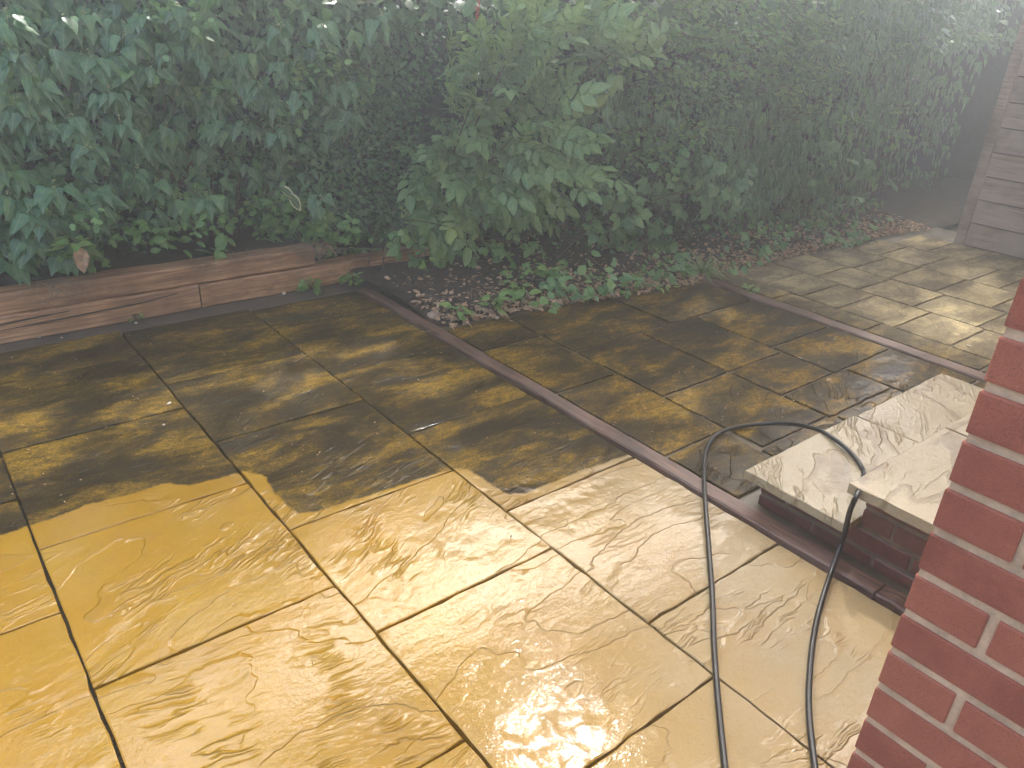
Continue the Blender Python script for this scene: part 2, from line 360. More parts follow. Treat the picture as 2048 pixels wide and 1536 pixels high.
def slab_mesh(x0, x1, y0, y1, z_top, thick, cream=0., dry=0., force=None, grid=.055, wob=.0035):
    """one riven slab, centred on its own middle; dressed edge slightly ragged"""
    nx = max(3, int(round((x1 - x0) / grid))); ny = max(3, int(round((y1 - y0) / grid)))
    xs = np.linspace(x0, x1, nx + 1); ys = np.linspace(y0, y1, ny + 1)
    X, Y = np.meshgrid(xs, ys); Z = np.zeros_like(X)
    hx, hy = rng.uniform(-.002, .002, 2)
    Z += hx * (X - X.mean()) / (x1 - x0) + hy * (Y - Y.mean()) / (y1 - y0)
    for sl in (np.s_[0, :], np.s_[-1, :]): Y[sl] += rng.normal(0, wob * .5, X[sl].shape) * np.r_[0, np.ones(nx - 1), 0]; Z[sl] -= rng.uniform(.0005, .003, X[sl].shape)
    for sl in (np.s_[:, 0], np.s_[:, -1]): X[sl] += rng.normal(0, wob * .5, X[sl].shape) * np.r_[0, np.ones(ny - 1), 0]; Z[sl] -= rng.uniform(.0005, .003, X[sl].shape)
    # pull the second ring close to the border so that the edge reads as a small arris
    for a, b, A in ((0, 1, Y), (-1, -2, Y)): A[b, 1:-1] = A[a, 1:-1] * .93 + A[b, 1:-1] * .07
    for a, b, A in ((0, 1, X), (-1, -2, X)): A[1:-1, b] = A[1:-1, a] * .93 + A[1:-1, b] * .07
    top = np.stack([X, Y, Z + z_top], -1).reshape(-1, 3)
    nid = lambda i, j: j * (nx + 1) + i
    Fc = [(nid(i, j), nid(i + 1, j), nid(i + 1, j + 1), nid(i, j + 1)) for j in range(ny) for i in range(nx)]
    ring = [nid(i, 0) for i in range(nx)] + [nid(nx, j) for j in range(ny)] + [nid(i, ny) for i in range(nx, 0, -1)] + [nid(0, j) for j in range(ny, 0, -1)]
    low = top[ring].copy(); low[:, 2] = z_top - thick; b0 = len(top)
    for k in range(len(ring)):
        k2 = (k + 1) % len(ring); Fc.append((ring[k2], ring[k], b0 + k, b0 + k2))
    V = np.vstack([top, low]); c = np.array([(x0 + x1) / 2, (y0 + y1) / 2, 0])
    me = mesh('paving_slab', V - c, Fc, MAT['stone'])
    for nm, val in (('dirt', sdf_clean(V[:, :2]) if force is None else np.full(len(V), force)), ('dry', np.full(len(V), dry) if np.isscalar(dry) else dry(V)), ('cream', np.full(len(V), cream) if np.isscalar(cream) else cream(V))):
        at = me.attributes.new(nm, 'FLOAT', 'POINT'); at.data.foreach_set('value', val.astype(np.float32))
    return me, c
def slab(parent, x0, x1, y0, y1, z=0., thick=.03, gap=.007, name='paving_slab', **k):
    me, c = slab_mesh(x0 + gap / 2 + rng.uniform(0, .002), x1 - gap / 2, y0 + gap / 2 + rng.uniform(0, .002), y1 - gap / 2, z + rng.uniform(-.0015, .0015), thick, **k)
    return obj(name, me, parent, loc=c)

def sky_glare_fn(V):
    """cream tint towards the house side: sky reflection painted into the colour"""
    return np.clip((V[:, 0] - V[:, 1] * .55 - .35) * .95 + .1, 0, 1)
cols = {(-1.23, -.555): [-1.0, -.3, .375, 1.05, 1.72, 2.4, 3.1, 3.75, 4.13],
        (-.555, .12): [-1.32, -.64, .035, .71, 1.387, 2.062, 2.74, 3.42, 4.12],
        (.12, .795): [-1.0, -.305, .37, 1.045, 1.72, 2.40, 3.10, 3.735, 4.105],
        (.795, 1.46): [-1.2, -.53, .135, .809, 1.481, 2.056, 2.75, 3.355, 4.075],
        (1.46, 2.12): [-.95, -.28, .38, 1.054, 1.73, 2.387, 3.05, 3.72, 4.04]}
for (xa, xb), ys in cols.items():
    for ya, yb in zip(ys[:-1], ys[1:]):
        if xb > 1.2 and yb < .3: continue
        if xb > 1.05 and ya < .3: ya = max(ya, .32)
        slab(patio_l, xa, xb, ya, yb, 0., .03, cream=sky_glare_fn)

mid = [(2.225, 2.63, 2.33, 2.90), (2.225, 2.63, 2.90, 3.24), (2.225, 2.63, 1.66, 2.33), (2.225, 2.60, 1.30, 1.66),
       (2.63, 3.13, 2.03, 2.64), (2.63, 3.40, 2.64, 3.20), (3.40, 4.18, 2.64, 3.12), (3.13, 3.60, 2.03, 2.64), (3.60, 4.18, 2.10, 2.64),
       (3.60, 4.18, 1.72, 2.10), (3.13, 3.60, 1.72, 2.03), (2.63, 3.13, 1.475, 2.03), (3.13, 3.69, 1.46, 1.72), (3.69, 4.18, 1.25, 1.72),
       (2.60, 3.16, 1.27, 1.475), (3.16, 3.69, 1.27, 1.46), (3.75, 4.18, .75, 1.25), (3.75, 4.18, .31, .75)]
for a in mid: slab(patio_r, *a, z=.0, thick=.02, gap=.017, force=1., dry=lambda V: np.clip((V[:, 0] - 3.7) * .5 + np.clip(V[:, 0] * 0 + .0, 0, 1), 0, .38))
far_tiles = [(4.31, 4.52, .4, 1.3), (4.31, 4.52, 1.3, 1.95), (4.31, 4.52, 1.95, 2.58), (4.31, 4.52, 2.58, 3.12)]
xs = [4.52, 5.0, 5.45, 5.95, 6.45, 6.96]
offs = [[.5, .9, 1.2, 1.55, 1.88, 2.25, 2.51, 2.8, 3.08], [.5, .8, 1.2, 1.6, 2.0, 2.38, 2.7, 3.06], [.5, 1.0, 1.35, 1.7, 2.07, 2.4, 2.67, 3.03], [.5, .8, 1.15, 1.5, 1.85, 2.05, 2.42, 2.75, 3.0], [.5, 1.1, 1.45, 1.7, 2.0, 2.3, 2.6, 2.9]]
for i in range(5):
    for a, b in zip(offs[i][:-1], offs[i][1:]): far_tiles.append((xs[i], xs[i + 1], a, b))
for a in far_tiles: slab(patio_r, *a, z=.0, thick=.02, gap=.016, force=1., dry=lambda V: np.clip(.45 + (V[:, 0] - 4.3) * .45, 0, 1))

# ------------------------------------------------------------------ old sleepers set flush between the paving
def beam(name, x0, x1, y0, y1, z0, z1, mat, parent=None, b=.006, wob=.002, n=14, axis=1, **k):
    """a sawn timber with uneven long edges"""
    L = (y1 - y0) if axis == 1 else (x1 - x0); a = (x1 - x0) if axis == 1 else (y1 - y0); hgt = z1 - z0
    prof = [(-a / 2, b), (-a / 2 + b, 0), (a / 2 - b, 0), (a / 2, b), (a / 2, hgt - b), (a / 2 - b, hgt), (-a / 2 + b, hgt), (-a / 2, hgt - b)]
    V = []; Fc = []
    for i in range(n + 1):
        t = -L / 2 + L * i / n; e = rng.normal(0, wob, 3)
        for (p, q) in prof:
            pp = p + (e[0] if p > 0 else e[1]); qq = q + (e[2] if q > hgt / 2 else 0)
            V.append((pp, t, qq) if axis == 1 else (t, pp, qq))
    m = len(prof)
    for i in range(n):
        for j in range(m):
            q = (i * m + j, i * m + (j + 1) % m, (i + 1) * m + (j + 1) % m, (i + 1) * m + j)
            Fc.append(q if axis == 0 else q[::-1])
    Fc.append(tuple(range(m))); Fc.append(tuple(n * m + j for j in range(m))[::-1])
    me = mesh(name, V, Fc, mat)
    import bmesh
    bm = bmesh.new(); bm.from_mesh(me); bmesh.ops.recalc_face_normals(bm, faces=bm.faces); bm.to_mesh(me); bm.free()
    return obj(name, me, parent, loc=((x0 + x1) / 2, (y0 + y1) / 2, z0), **k)
div = empty('timber_divider', (2.17, 2.3, -.06), label='long dark wet timber sleeper strip dividing the yellow slabs from the step paving', cat='timber edging')
for (a, b) in ((.72, 4.03), (.32, .714)):
    o = beam('sleeper', 2.131, 2.206, a, b, -.05, .013, MAT['sleeper'], div); o.location -= div.location
div2 = empty('timber_divider', (4.24, 1.8, -.06), label='thin reddish timber strip between the wet paving and the dry far paving', cat='timber edging')
o = beam('sleeper', 4.195, 4.292, .35, 3.10, -.05, .006, MAT['sleeper'], div2); o.location -= div2.location

# ------------------------------------------------------------------ planting bed soil and its timber retaining wall
def bed_mesh(xs_, front_y, zf, back=9.5, rows=14):
    V = []; Fc = []
    for x in xs_:
        f = front_y(x)
        for j in range(rows + 1):
            t = j / rows; V.append((x, f + (back - f) * t ** 2, zf(x, t) + rng.normal(0, .008) * (j > 0)))
    for i in range(len(xs_) - 1):
        for j in range(rows): q = i * (rows + 1) + j; Fc.append((q, q + rows + 1, q + rows + 2, q + 1))
    return mesh('planting_bed', V, Fc, MAT['soil'], True)
BEDX = [2.19, 2.24, 2.62, 3.09, 3.544, 4.06, 4.33, 4.75, 5.4, 6.0, 6.8, 7.2, 12]; BEDY = [3.285, 3.28, 3.259, 3.22, 3.13, 3.06, 3.16, 3.09, 3.08, 3.05, 3.05, 2.95, 2.95]
obj('planting_bed', bed_mesh(np.r_[2.197, np.linspace(2.24, 12, 70)], lambda x: np.interp(x, BEDX, BEDY), lambda x, t: -.02 + .075 * min(1, t * 4)), kind='structure')
obj('planting_bed', bed_mesh(np.linspace(-1.6, 3.05, 34), lambda x: 4.40, lambda x, t: .195 * np.interp(x, [2.0, 2.9], [1, .3]) + .03 * min(1, t * 3)), kind='structure')
rw = empty('retaining_wall', (1.0, 4.34, -.03), label='low raised bed wall of stacked reddish brown timber sleepers on the left', cat='retaining wall')
for (x0, x1, y0, z0, z1) in ((-1.5, 1.268, 4.275, -.03, .108), (1.275, 3.05, 4.278, -.03, .106), (-1.4, 1.98, 4.296, .111, .222)):
    o = beam('sleeper', x0, x1, y0, y0 + .13, z0, z1, MAT['timber'], rw, b=.008, wob=.003, n=24, axis=0); o.location -= rw.location
# long drying cracks along the lower sleeper: thin dark wedge strips set in its face
for pts in ([(0.30, .045), (.55, .052), (.75, .06), (.95, .066), (1.15, .085)], [(.28, .075), (.45, .082), (.62, .088)]):
    V = []; Fc = []
    P = spline([(x, z) for x, z in pts], 5)
    for i, (x, z) in enumerate(P):
        hh = .0035 * math.sin(math.pi * (i + .3) / (len(P) + .3)) + .0008
        V += [(x, 4.2705, z - hh), (x, 4.2705, z + hh), (x, 4.284, z)]
    for i in range(len(P) - 1):
        a = 3 * i; Fc += [(a, a + 3, a + 5, a + 2), (a + 2, a + 5, a + 4, a + 1), (a + 1, a + 4, a + 3, a)]
    o = obj('drying_crack', mesh('drying_crack', V, Fc, MAT['bed_soil']), rw); o.location = -rw.location

# ------------------------------------------------------------------ house corner with single bricks
HX, HY = 1.0425, .306
zc0 = 1.277                        # centre of the bed joint seen highest in the photo
house = empty('house', (HX + 3, HY - 3, -.06), label='red brick house corner with buff mortar joints close at the right edge', cat='house')
def hp(o): o.location -= house.location; return o
hc = hp(obj('wall_core', rounded_box(6, 6, 4.4, 0, MAT['mortar'], 'wall_core'), house, loc=(HX + .0025 + 3, HY - .0025 - 3, -.06)))
brick_c = {}
def brick(L, d, h, axis):
    k = (round(L, 3), axis, random.randrange(4))
    if k not in brick_c:
        brick_c[k] = rounded_box(L if axis == 0 else d, L if axis == 1 else d, h, .0022, MAT['brick'], 'brick', 2, .0007)
    return brick_c[k]
BH = .0605
zb = zc0 - .075 * 17 + .00725
course = 0; z = zb
pos_b = []
while z < 2.0:
    head = (round((zc0 - z) / .075) % 2 == 0)    # header end shown on the visible face in every other course
    y = HY; first = .1025 if head else .215
    Ls = [first] + [.215] * 6
    for Lb in Ls[:5 if z > .35 else 7]:
        pos_b.append((HX + .05, y - Lb / 2, z, Lb, 1)); y -= Lb + .0135
    x = HX + (.215 + .0105 if head else .1025 + .0105)
    if z < 1.5:
        for q in range(3):
            pos_b.append((x + .1075, HY - .05, z, .215, 0)); x += .2255
    z += .075
for (x, y, z, L, ax) in pos_b[:300]:
    o = obj('brick', brick(L, .1025, BH, ax), house, loc=(x, y, z), rot=(random.gauss(0, .002), random.gauss(0, .002), random.gauss(0, .002))); hp(o)
    o.location += Vector((random.gauss(0, .0008), 0, 0))
hp(obj('roof', rounded_box(6.6, 6.6, .2, .02, MAT['roof'], 'roof'), house, loc=(HX + 3, HY - 3, 4.35)))

# ------------------------------------------------------------------ steps
def steps():
    r = empty('garden_steps', (2.9, .8, -.01), label='two wet riven stone steps on red brick risers beside the house', cat='steps')
    def add(o): o.location -= r.location; return o
    for (x0, x1, y0, y1, zt) in ((2.197, 2.95, .882, 1.282, .145), (2.956, 3.72, .882, 1.276, .145)):
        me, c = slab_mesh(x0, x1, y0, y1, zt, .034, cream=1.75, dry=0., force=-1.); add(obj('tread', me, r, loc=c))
    for (x0, x1, y0, y1, zt) in ((2.200, 2.86, .315, .914, .290), (2.866, 3.70, .315, .910, .290)):
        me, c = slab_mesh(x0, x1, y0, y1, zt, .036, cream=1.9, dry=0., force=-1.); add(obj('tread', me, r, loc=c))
    add(obj('riser_core', rounded_box(1.40, .92, .115, 0, MAT['mortar_wet_shaded'], 'riser_core'), r, loc=(2.280 + .70, .326 + .46, -.01)))
    add(obj('riser_core', rounded_box(1.40, .55, .145, 0, MAT['mortar_wet_shaded'], 'riser_core'), r, loc=(2.282 + .70, .324 + .275, .106)))
    for k, zz in enumerate((-.032, .043)):
        y = 1.250
        for q in range(5):
            Lb = .215 if not (q == 0 and k % 2) else .1025
            hgt = BH if zz + BH < .110 else .110 - zz
            if y - Lb < .33: break
            add(obj('brick', rounded_box(.1025, Lb, hgt, .003, MAT['brick_wet_shaded'], 'brick', 1, .0008), r, loc=(2.275 + .0512, y - Lb / 2, zz))); y -= Lb + .0105
        x = 2.275 + (.113 if k % 2 == 0 else .2255)
        for q in range(6):
            if x + .215 > 3.66: break
            add(obj('brick', rounded_box(.215, .1025, BH, .003, MAT['brick_wet_shaded'], 'brick', 1, .0008), r, loc=(x + .1075, 1.250 - .0512, zz))); x += .2255
    for k, zz in enumerate((.118, .193)):
        y = .878; h2 = min(BH, .253 - zz)
        for q in range(4):
            Lb = .215 if not (q == 0 and k % 2 == 0) else .1025
            if y - Lb < .30: break
            add(obj('brick', rounded_box(.1025, Lb, h2, .003, MAT['brick_wet_shaded'], 'brick', 1, .0008), r, loc=(2.277 + .0512, y - Lb / 2, zz))); y -= Lb + .0105
        x = 2.277 + (.113 if k % 2 else .2255)
        for q in range(6):
            if x + .215 > 3.64: break
            add(obj('brick', rounded_box(.215, .1025, h2, .003, MAT['brick_wet_shaded'], 'brick', 1, .0008), r, loc=(x + .1075, .878 - .0512, zz))); x += .2255
    return r
steps()

# ------------------------------------------------------------------ shed
def shed():
    r = empty('garden_shed', (6.97, 1.0, -.06), label='weathered pale timber shed with overlapping horizontal boards at the right', cat='shed')
    def add(o): o.location -= r.location; return o
    pitch = .1875; X = 6.985
    for k in range(12):
        z0 = -.02 + pitch * k + .025
        L = 2.56; n = 10; V = []; Fc = []
        for i in range(n + 1):
            y = -L / 2 + L * i / n; e = rng.normal(0, .0012)
            V += [(-.026 + e, y, 0), (-.016 + e * .5, y, pitch - .012), (.006, y, pitch - .012), (.006, y, 0)]
        for i in range(n):
            for j in range(4): Fc.append((i * 4 + j, (i + 1) * 4 + j, (i + 1) * 4 + (j + 1) % 4, i * 4 + (j + 1) % 4))
        Fc += [(0, 1, 2, 3), (n * 4 + 3, n * 4 + 2, n * 4 + 1, n * 4)]
        add(obj('board', mesh('board', V, Fc, MAT['shed']), r, loc=(X, 2.535 - L / 2, z0)))
        me = mesh('board', [(q[1], -q[0], q[2]) for q in V], [f[::-1] for f in Fc], MAT['shed'])
        add(obj('board', me, r, loc=(X + .03 + L / 2, 2.57, z0)))
    add(obj('corner_post', rounded_box(.052, .078, 2.32, .004, MAT['shed'], 'corner_post', 2), r, loc=(6.966, 2.571, -.05)))
    add(obj('frame', rounded_box(2.5, 2.5, 2.25, 0, MAT['fence'], 'frame'), r, loc=(X + .008 + 1.25, 2.555 - 1.25, -.05)))
    add(obj('roof', rounded_box(2.9, 2.9, .06, .01, MAT['roof'], 'roof'), r, loc=(X + 1.25, 1.3, 2.26)))
shed()

# ------------------------------------------------------------------ pressure-washer hose
def hose():
    pts = []
    for (x, y, z) in ((1462, 1640, .011), (1450, 1536, .011), (1436, 1400, .011), (1428, 1290, .011), (1425, 1200, .011), (1418, 1100, .014), (1411, 1010, .025), (1408, 950, .018), (1411, 905, .012), (1430, 872, .011),
                      (1465, 856, .012), (1520, 848, .022), (1580, 848, .075), (1632, 858, .140), (1672, 880, .158), (1704, 908, .156), (1722, 932, .154), (1727, 952, .153), (1716, 985, 'x'),
                      (1700, 1022, 'x'), (1690, 1065, 'x'), (1681, 1092, 'x'), (1664, 1140, .027), (1652, 1175, .024), (1636, 1230, .013), (1625, 1290, .011), (1618, 1370, .011), (1619, 1440, .011), (1630, 1536, .011), (1642, 1620, .011)):
        if z == 'x':                       # hanging just off the end of the treads
            d = ray((x, y))[0]; pts.append(CAM + d * (2.184 / d[0]))
        else: pts.append(gnd(x, y, z))
    P = spline(pts, 8)
    V, Fc = tube(P, .0086, 14); c = P[0].copy(); c[2] = 0
    o = obj('hose', mesh('hose', V - c, Fc, MAT['hose'], True), loc=c, label='black rubber pressure washer hose looped over the slabs and step', cat='hose')
hose()

# ================================================================== LEAVES
def tmpl(mids, sides, fold=.25, droop=.3, curl=0.):
    """leaf blade: y along, x across (both halves), folded at the midrib"""
    V = [(0, v, 0) for v in mids]; nm = len(mids)
    for sgn in (1, -1): V += [(sgn * a, b, 0) for a, b in sides]
    V = np.array(V, float); uv = V[:, :2].copy()
    Fc = []
    ns = len(sides)
    for h in (0, 1):
        b = nm + h * ns; Q = []
        # strip between the midrib and the side outline, walking by height
        i = j = 0
        while i < nm - 1 or j < ns - 1:
            if j < ns - 1 and (i == nm - 1 or sides[j + 1][1] <= mids[i + 1] or j == 0 and sides[1][1] < mids[min(i + 1, nm - 1)]):
                Q.append((i, b + j, b + j + 1)); j += 1
            else:
                Q.append((i, b + j, i + 1)); i += 1
        Fc += Q if h == 0 else [q[::-1] for q in Q]
    V[:, 2] = fold * np.abs(V[:, 0]) - droop * V[:, 1] ** 2 + curl * np.sin(V[:, 1] * 5) * np.abs(V[:, 0])
    rim = np.r_[np.zeros(nm - 1), 1, np.ones(2 * ns)]
    return V, Fc, uv, rim
T_ivy = [tmpl([.03, .35, .68, 1], [(.10, -.05), (.36, .02), (.40, .20), (.28, .45), (.13, .74)], f, d) for f, d in ((-.15, .25), (.2, .35), (-.3, .15), (.1, .5))]
T_ivyn = [tmpl([.02, .35, .68, 1], [(.08, -.02), (.20, .10), (.23, .30), (.18, .52), (.09, .78)], f, d) for f, d in ((-.15, .25), (.3, .3), (-.3, .15))]
T_oval = [tmpl([0, .35, .7, 1], [(.10, .06), (.25, .22), (.30, .45), (.22, .72), (.10, .90)], f, d) for f, d in ((.25, .25), (.4, .1), (-.2, .3))]
T_small = [tmpl([0, .5, 1], [(.20, .22), (.27, .55)], f, d) for f, d in ((.3, .15), (-.2, .2))]
T_broad = [tmpl([0, .35, .7, 1], [(.18, .02), (.38, .22), (.42, .45), (.30, .72), (.12, .92)], f, d) for f, d in ((.2, .25), (-.2, .3))]
T_blade = [tmpl([0, .35, .7, 1], [(.028, .0), (.032, .35), (.022, .7)], .6, d) for d in (.35, .7)]
T_haw = [tmpl([0, .3, .6, 1], [(.05, .08), (.34, .20), (.18, .36), (.42, .50), (.20, .62), (.26, .82), (.10, .90)], f, .2) for f in (.25, -.2)]
T_tree = [tmpl([0, .5, 1], [(.3, .2), (.36, .6)], .2, .15)]
def compound(base, spec, pet=.0):
    Vs, Fs, U, Rm = [], [], [], []; o = 0
    for k, (x, y, ang, s_) in enumerate(spec):
        V, Fc, uv, rim = base[k % len(base)]
        c, s = math.cos(ang), math.sin(ang)
        W = V * s_; W = np.stack([W[:, 0] * c - W[:, 1] * s + x, W[:, 0] * s + W[:, 1] * c + y, W[:, 2] - .12 * (y + s_ * V[:, 1] * c) ** 2 + .02 * (k % 3)], 1)
        Vs.append(W); Fs += [tuple(i + o for i in f) for f in Fc]; U.append(uv); Rm.append(rim); o += len(V)
    # rachis
    ym = max(q[1] for q in spec)
    W = np.array([(-.008, 0, 0), (.008, 0, 0), (.006, ym, -.12 * ym ** 2), (-.006, ym, -.12 * ym ** 2)]); Vs.append(W); Fs.append((o, o + 1, o + 2, o + 3)); U.append(np.zeros((4, 2))); Rm.append(np.zeros(4))
    return np.vstack(Vs), Fs, np.vstack(U), np.concatenate(Rm)
T_elder = [compound(T_oval, [(.02, .30, -1.0, .42), (-.02, .30, 1.0, .42), (.02, .58, -.85, .45), (-.02, .58, .85, .45), (0, .78, .05 * q, .52)] + ([(.02, .05, -1.1, .34), (-.02, .05, 1.1, .34)] if q else [])) for q in (0, 1, -1)]
T_bram = [compound(T_broad, [(.02, .35, -1.15, .48), (-.02, .35, 1.15, .48), (0, .42, 0, .58)]), compound(T_broad, [(.02, .25, -1.5, .42), (-.02, .25, 1.5, .42), (.02, .38, -.75, .48), (-.02, .38, .75, .48), (0, .42, 0, .55)])]

def frames(ax, nrm):
    y = ax / (np.linalg.norm(ax, axis=1)[:, None] + 1e-9)
    z = nrm - (nrm * y).sum(1)[:, None] * y; z /= np.linalg.norm(z, axis=1)[:, None] + 1e-9
    x = np.cross(y, z)
    return np.stack([x, y, z], 2)        # columns

def leafmesh(name, items, mat, origin=(0, 0, 0)):
    """items: list of (template, P, R, S, rnd) arrays -> one merged mesh"""
    VV, UU, RR, MM, LI, LT = [], [], [], [], [], []; base = 0
    for (tp, P, R, S, rn) in items:
        V, Fc, uv, rim = tp; n = len(P)
        if n == 0: continue
        W = np.einsum('nij,vj->nvi', R, V) * S[:, None, None] + P[:, None, :]
        VV.append(W.reshape(-1, 3)); nv = len(V)
        fl = np.array([i for f in Fc for i in f]); ft = np.array([len(f) for f in Fc])
        LI.append((fl[None, :] + base + np.arange(n)[:, None] * nv).ravel()); LT.append(np.tile(ft, n))
        UU.append(np.tile(uv[fl], (n, 1))); RR.append(np.repeat(rn, nv)); MM.append(np.tile(rim, n)); base += n * nv
    V = np.concatenate(VV) - np.asarray(origin); LI = np.concatenate(LI).astype(np.int32); LT = np.concatenate(LT).astype(np.int32)
    me = bpy.data.meshes.new(name); me.vertices.add(len(V)); me.vertices.foreach_set('co', V.astype(np.float32).ravel())
    me.loops.add(len(LI)); me.loops.foreach_set('vertex_index', LI)
    me.polygons.add(len(LT)); me.polygons.foreach_set('loop_start', np.r_[0, np.cumsum(LT)[:-1]].astype(np.int32)); me.polygons.foreach_set('loop_total', LT)
    me.polygons.foreach_set('use_smooth', np.ones(len(LT), bool))
    me.update(calc_edges=True)
    uvl = me.uv_layers.new(name='UVMap'); uvl.data.foreach_set('uv', np.concatenate(UU).astype(np.float32).ravel())
    for nm, val in (('rnd', np.concatenate(RR)), ('rim', np.concatenate(MM))):
        at = me.attributes.new(nm, 'FLOAT', 'POINT'); at.data.foreach_set('value', val.astype(np.float32))
    me.materials.append(mat)
    return me

class Plant:
    """collects leaves; the most visible become single leaf objects, the rest one foliage part"""
    def __init__(s, name, loc, label, cat, mat, temps, group=None, limit=280, leafname='leaf', partname='foliage'):
        s.root = empty(name, loc, label=label, cat=cat, group=group); s.loc = np.array(loc, float)
        s.mat = mat; s.T = temps; s.L = []; s.limit = limit; s.leafname = leafname; s.stems = []; s.partname = partname
    def add(s, P, A, N, S, rn, front=None):
        n = len(P); S = np.broadcast_to(S, (n,)); rn = np.broadcast_to(rn, (n,))
        s.L.append((np.asarray(P, float), np.asarray(A, float), np.asarray(N, float), S, rn, np.zeros(n) if front is None else np.broadcast_to(front, (n,)), rng.integers(0, len(s.T), n)))
    def stem(s, pts, r0, r1, seg=5):
        pts = spline(pts, 4); s.stems.append(tube(pts, np.linspace(r0, r1, len(pts)), seg))
    def build(s, stem_mat='twig'):
        P, A, N, S, rn, fr_, ti = [np.concatenate([q[i] for q in s.L]) for i in range(7)]
        R = frames(A, N)
        px, k = topx(P); vis = (px[:, 0] > 5) & (px[:, 0] < 2043) & (px[:, 1] > 2) & (px[:, 1] < 1530) & (k > 0)
        score = np.where(vis, fr_ + S / k * 1.5 + rng.uniform(0, .05, len(P)), -9)
        order = np.argsort(-score); sel = [i for i in order[:s.limit] if score[i] > -5]
        protos = {}
        for i in sel:
            key = (ti[i], int(rn[i] * 7.99))
            if key not in protos:
                protos[key] = leafmesh(s.leafname, [(s.T[ti[i]], np.zeros((1, 3)), np.eye(3)[None], np.ones(1), np.array([(key[1] + .5) / 8]))], s.mat)
            o = bpy.data.objects.new(s.leafname, protos[key]); col.objects.link(o); o.parent = s.root
            m = Matrix(R[i].tolist()) * float(S[i]); m4 = m.to_4x4(); m4.translation = Vector(P[i] - s.loc); o.matrix_local = m4
        rest = np.ones(len(P), bool); rest[sel] = False
        if rest.any():
            me = leafmesh(s.partname, [(s.T[t], P[rest & (ti == t)], R[rest & (ti == t)], S[rest & (ti == t)], rn[rest & (ti == t)]) for t in range(len(s.T))], s.mat, s.loc)
            obj(s.partname, me, s.root, kind='stuff')
        if s.stems:
            V, Fc = merge(s.stems); obj('stems', mesh('stems', V - s.loc, Fc, MAT[stem_mat], True), s.root, kind='stuff')
        return s.root

# hedge front surface
def lump(X, Z):
    return .10 * np.sin(2.1 * X + .7) * np.cos(2.3 * Z + 1.1) + .07 * np.sin(4.7 * X + 2.1 * Z) + .05 * np.cos(7.9 * X - 5.3 * Z + .6)
def front(X, Z):
    yb = np.interp(X, [-2, 1.7, 2.6, 3.6, 4.6, 6, 7.0, 7.6, 8.4, 9.3, 10.2, 12], [4.52, 4.52, 4.35, 3.75, 3.50, 3.46, 3.45, 3.65, 3.9, 3.6, 2.9, 2.6])
    zz = Z - np.interp(X, [1.9, 2.6], [.2, .0])
    return yb - .10 * np.clip(Z, 0, 1.7) + lump(X, Z) + .28 * np.clip(1 - zz / .35, 0, 1) ** 1.5
def hit(px, py, extra=0.):
    d = ray(np.stack([px, py], 1)); Y = np.full(len(d), 4.0)
    for _ in range(14):
        t = Y / d[:, 1]; P = CAM + d * t[:, None]
        Y = .5 * Y + .5 * (front(P[:, 0], P[:, 2]) - extra)
    t = Y / d[:, 1]; return CAM + d * t[:, None]
def blob(regs, n):
    """n points in the given pixel ellipses (cx, cy, rx, ry[, weight])"""
    wts = np.array([r[2] * r[3] * (r[4] if len(r) > 4 else 1) for r in regs]); k = rng.choice(len(regs), n, p=wts / wts.sum())
    a = rng.uniform(0, 2 * np.pi, n); q = np.sqrt(rng.uniform(0, 1, n)); R_ = np.array([r[:4] for r in regs])[k]
    return R_[:, 0] + R_[:, 2] * q * np.cos(a), R_[:, 1] + R_[:, 3] * q * np.sin(a)
def box_px(x0, x1, y0, y1, n): return rng.uniform(x0, x1, n), rng.uniform(y0, y1, n)
def rosettes(pl, C, n_leaf, size, spread=.6, pet=.05, tip=True, rn=None, out=(0, -1, 0)):
    """hanging whorls of leaves round shoot tips"""
    out = np.array(out, float)
    for c in C:
        m = rng.integers(n_leaf[0], n_leaf[1] + 1); a = np.linspace(0, 2 * np.pi, m, endpoint=False) + rng.uniform(0, 6.28) + rng.normal(0, .25, m)
        tilt = rng.normal(0, .25, 2)
        rad = np.stack([np.cos(a), -.55 * np.abs(np.sin(a)) - .1, .45 * np.sin(a)], 1)
        s_ = size * rng.uniform(.75, 1.2, m) * rng.uniform(.85, 1.15)
        ax = rad * spread + np.array([tilt[0], -.2, -.95]) + rng.normal(0, .12, (m, 3))
        nn = rad * .8 + np.array([0, -.75, .55]) + rng.normal(0, .2, (m, 3))
        P = c + rad * pet * rng.uniform(.4, 1.3, m)[:, None] + np.array([0, 0, .3 * pet]) * rng.uniform(-1, 1, m)[:, None]
        r = np.clip((rng.beta(2, 3) if rn is None else rn) + rng.normal(0, .12, m), 0, 1)
        pl.add(P, ax, nn, s_, r, front=.25)
        if tip: TIPS.append(c + np.array([0, -.02, .02]))
TIPS = []
def scatter(pl, P, size, hang=.8, outw=.6, rn=(0, 1), depth=.25, jit=.5, up=.5):
    n = len(P); dep = rng.exponential(depth, n); Q = P + np.stack([rng.normal(0, .02, n), dep - .04, rng.normal(0, .02, n)], 1)
    ax = np.stack([rng.normal(0, jit, n), -outw * rng.uniform(.3, 1.2, n), -hang + rng.normal(0, .35, n)], 1)
    nn = np.stack([rng.normal(0, .45, n), -rng.uniform(.3, 1., n), up + rng.normal(0, .3, n)], 1)
    pl.add(Q, ax, nn, size * rng.uniform(.65, 1.25, n), np.clip(rng.uniform(*rn, n) ** 1.3, 0, 1), front=np.where(dep < .12, .1, -1.5))

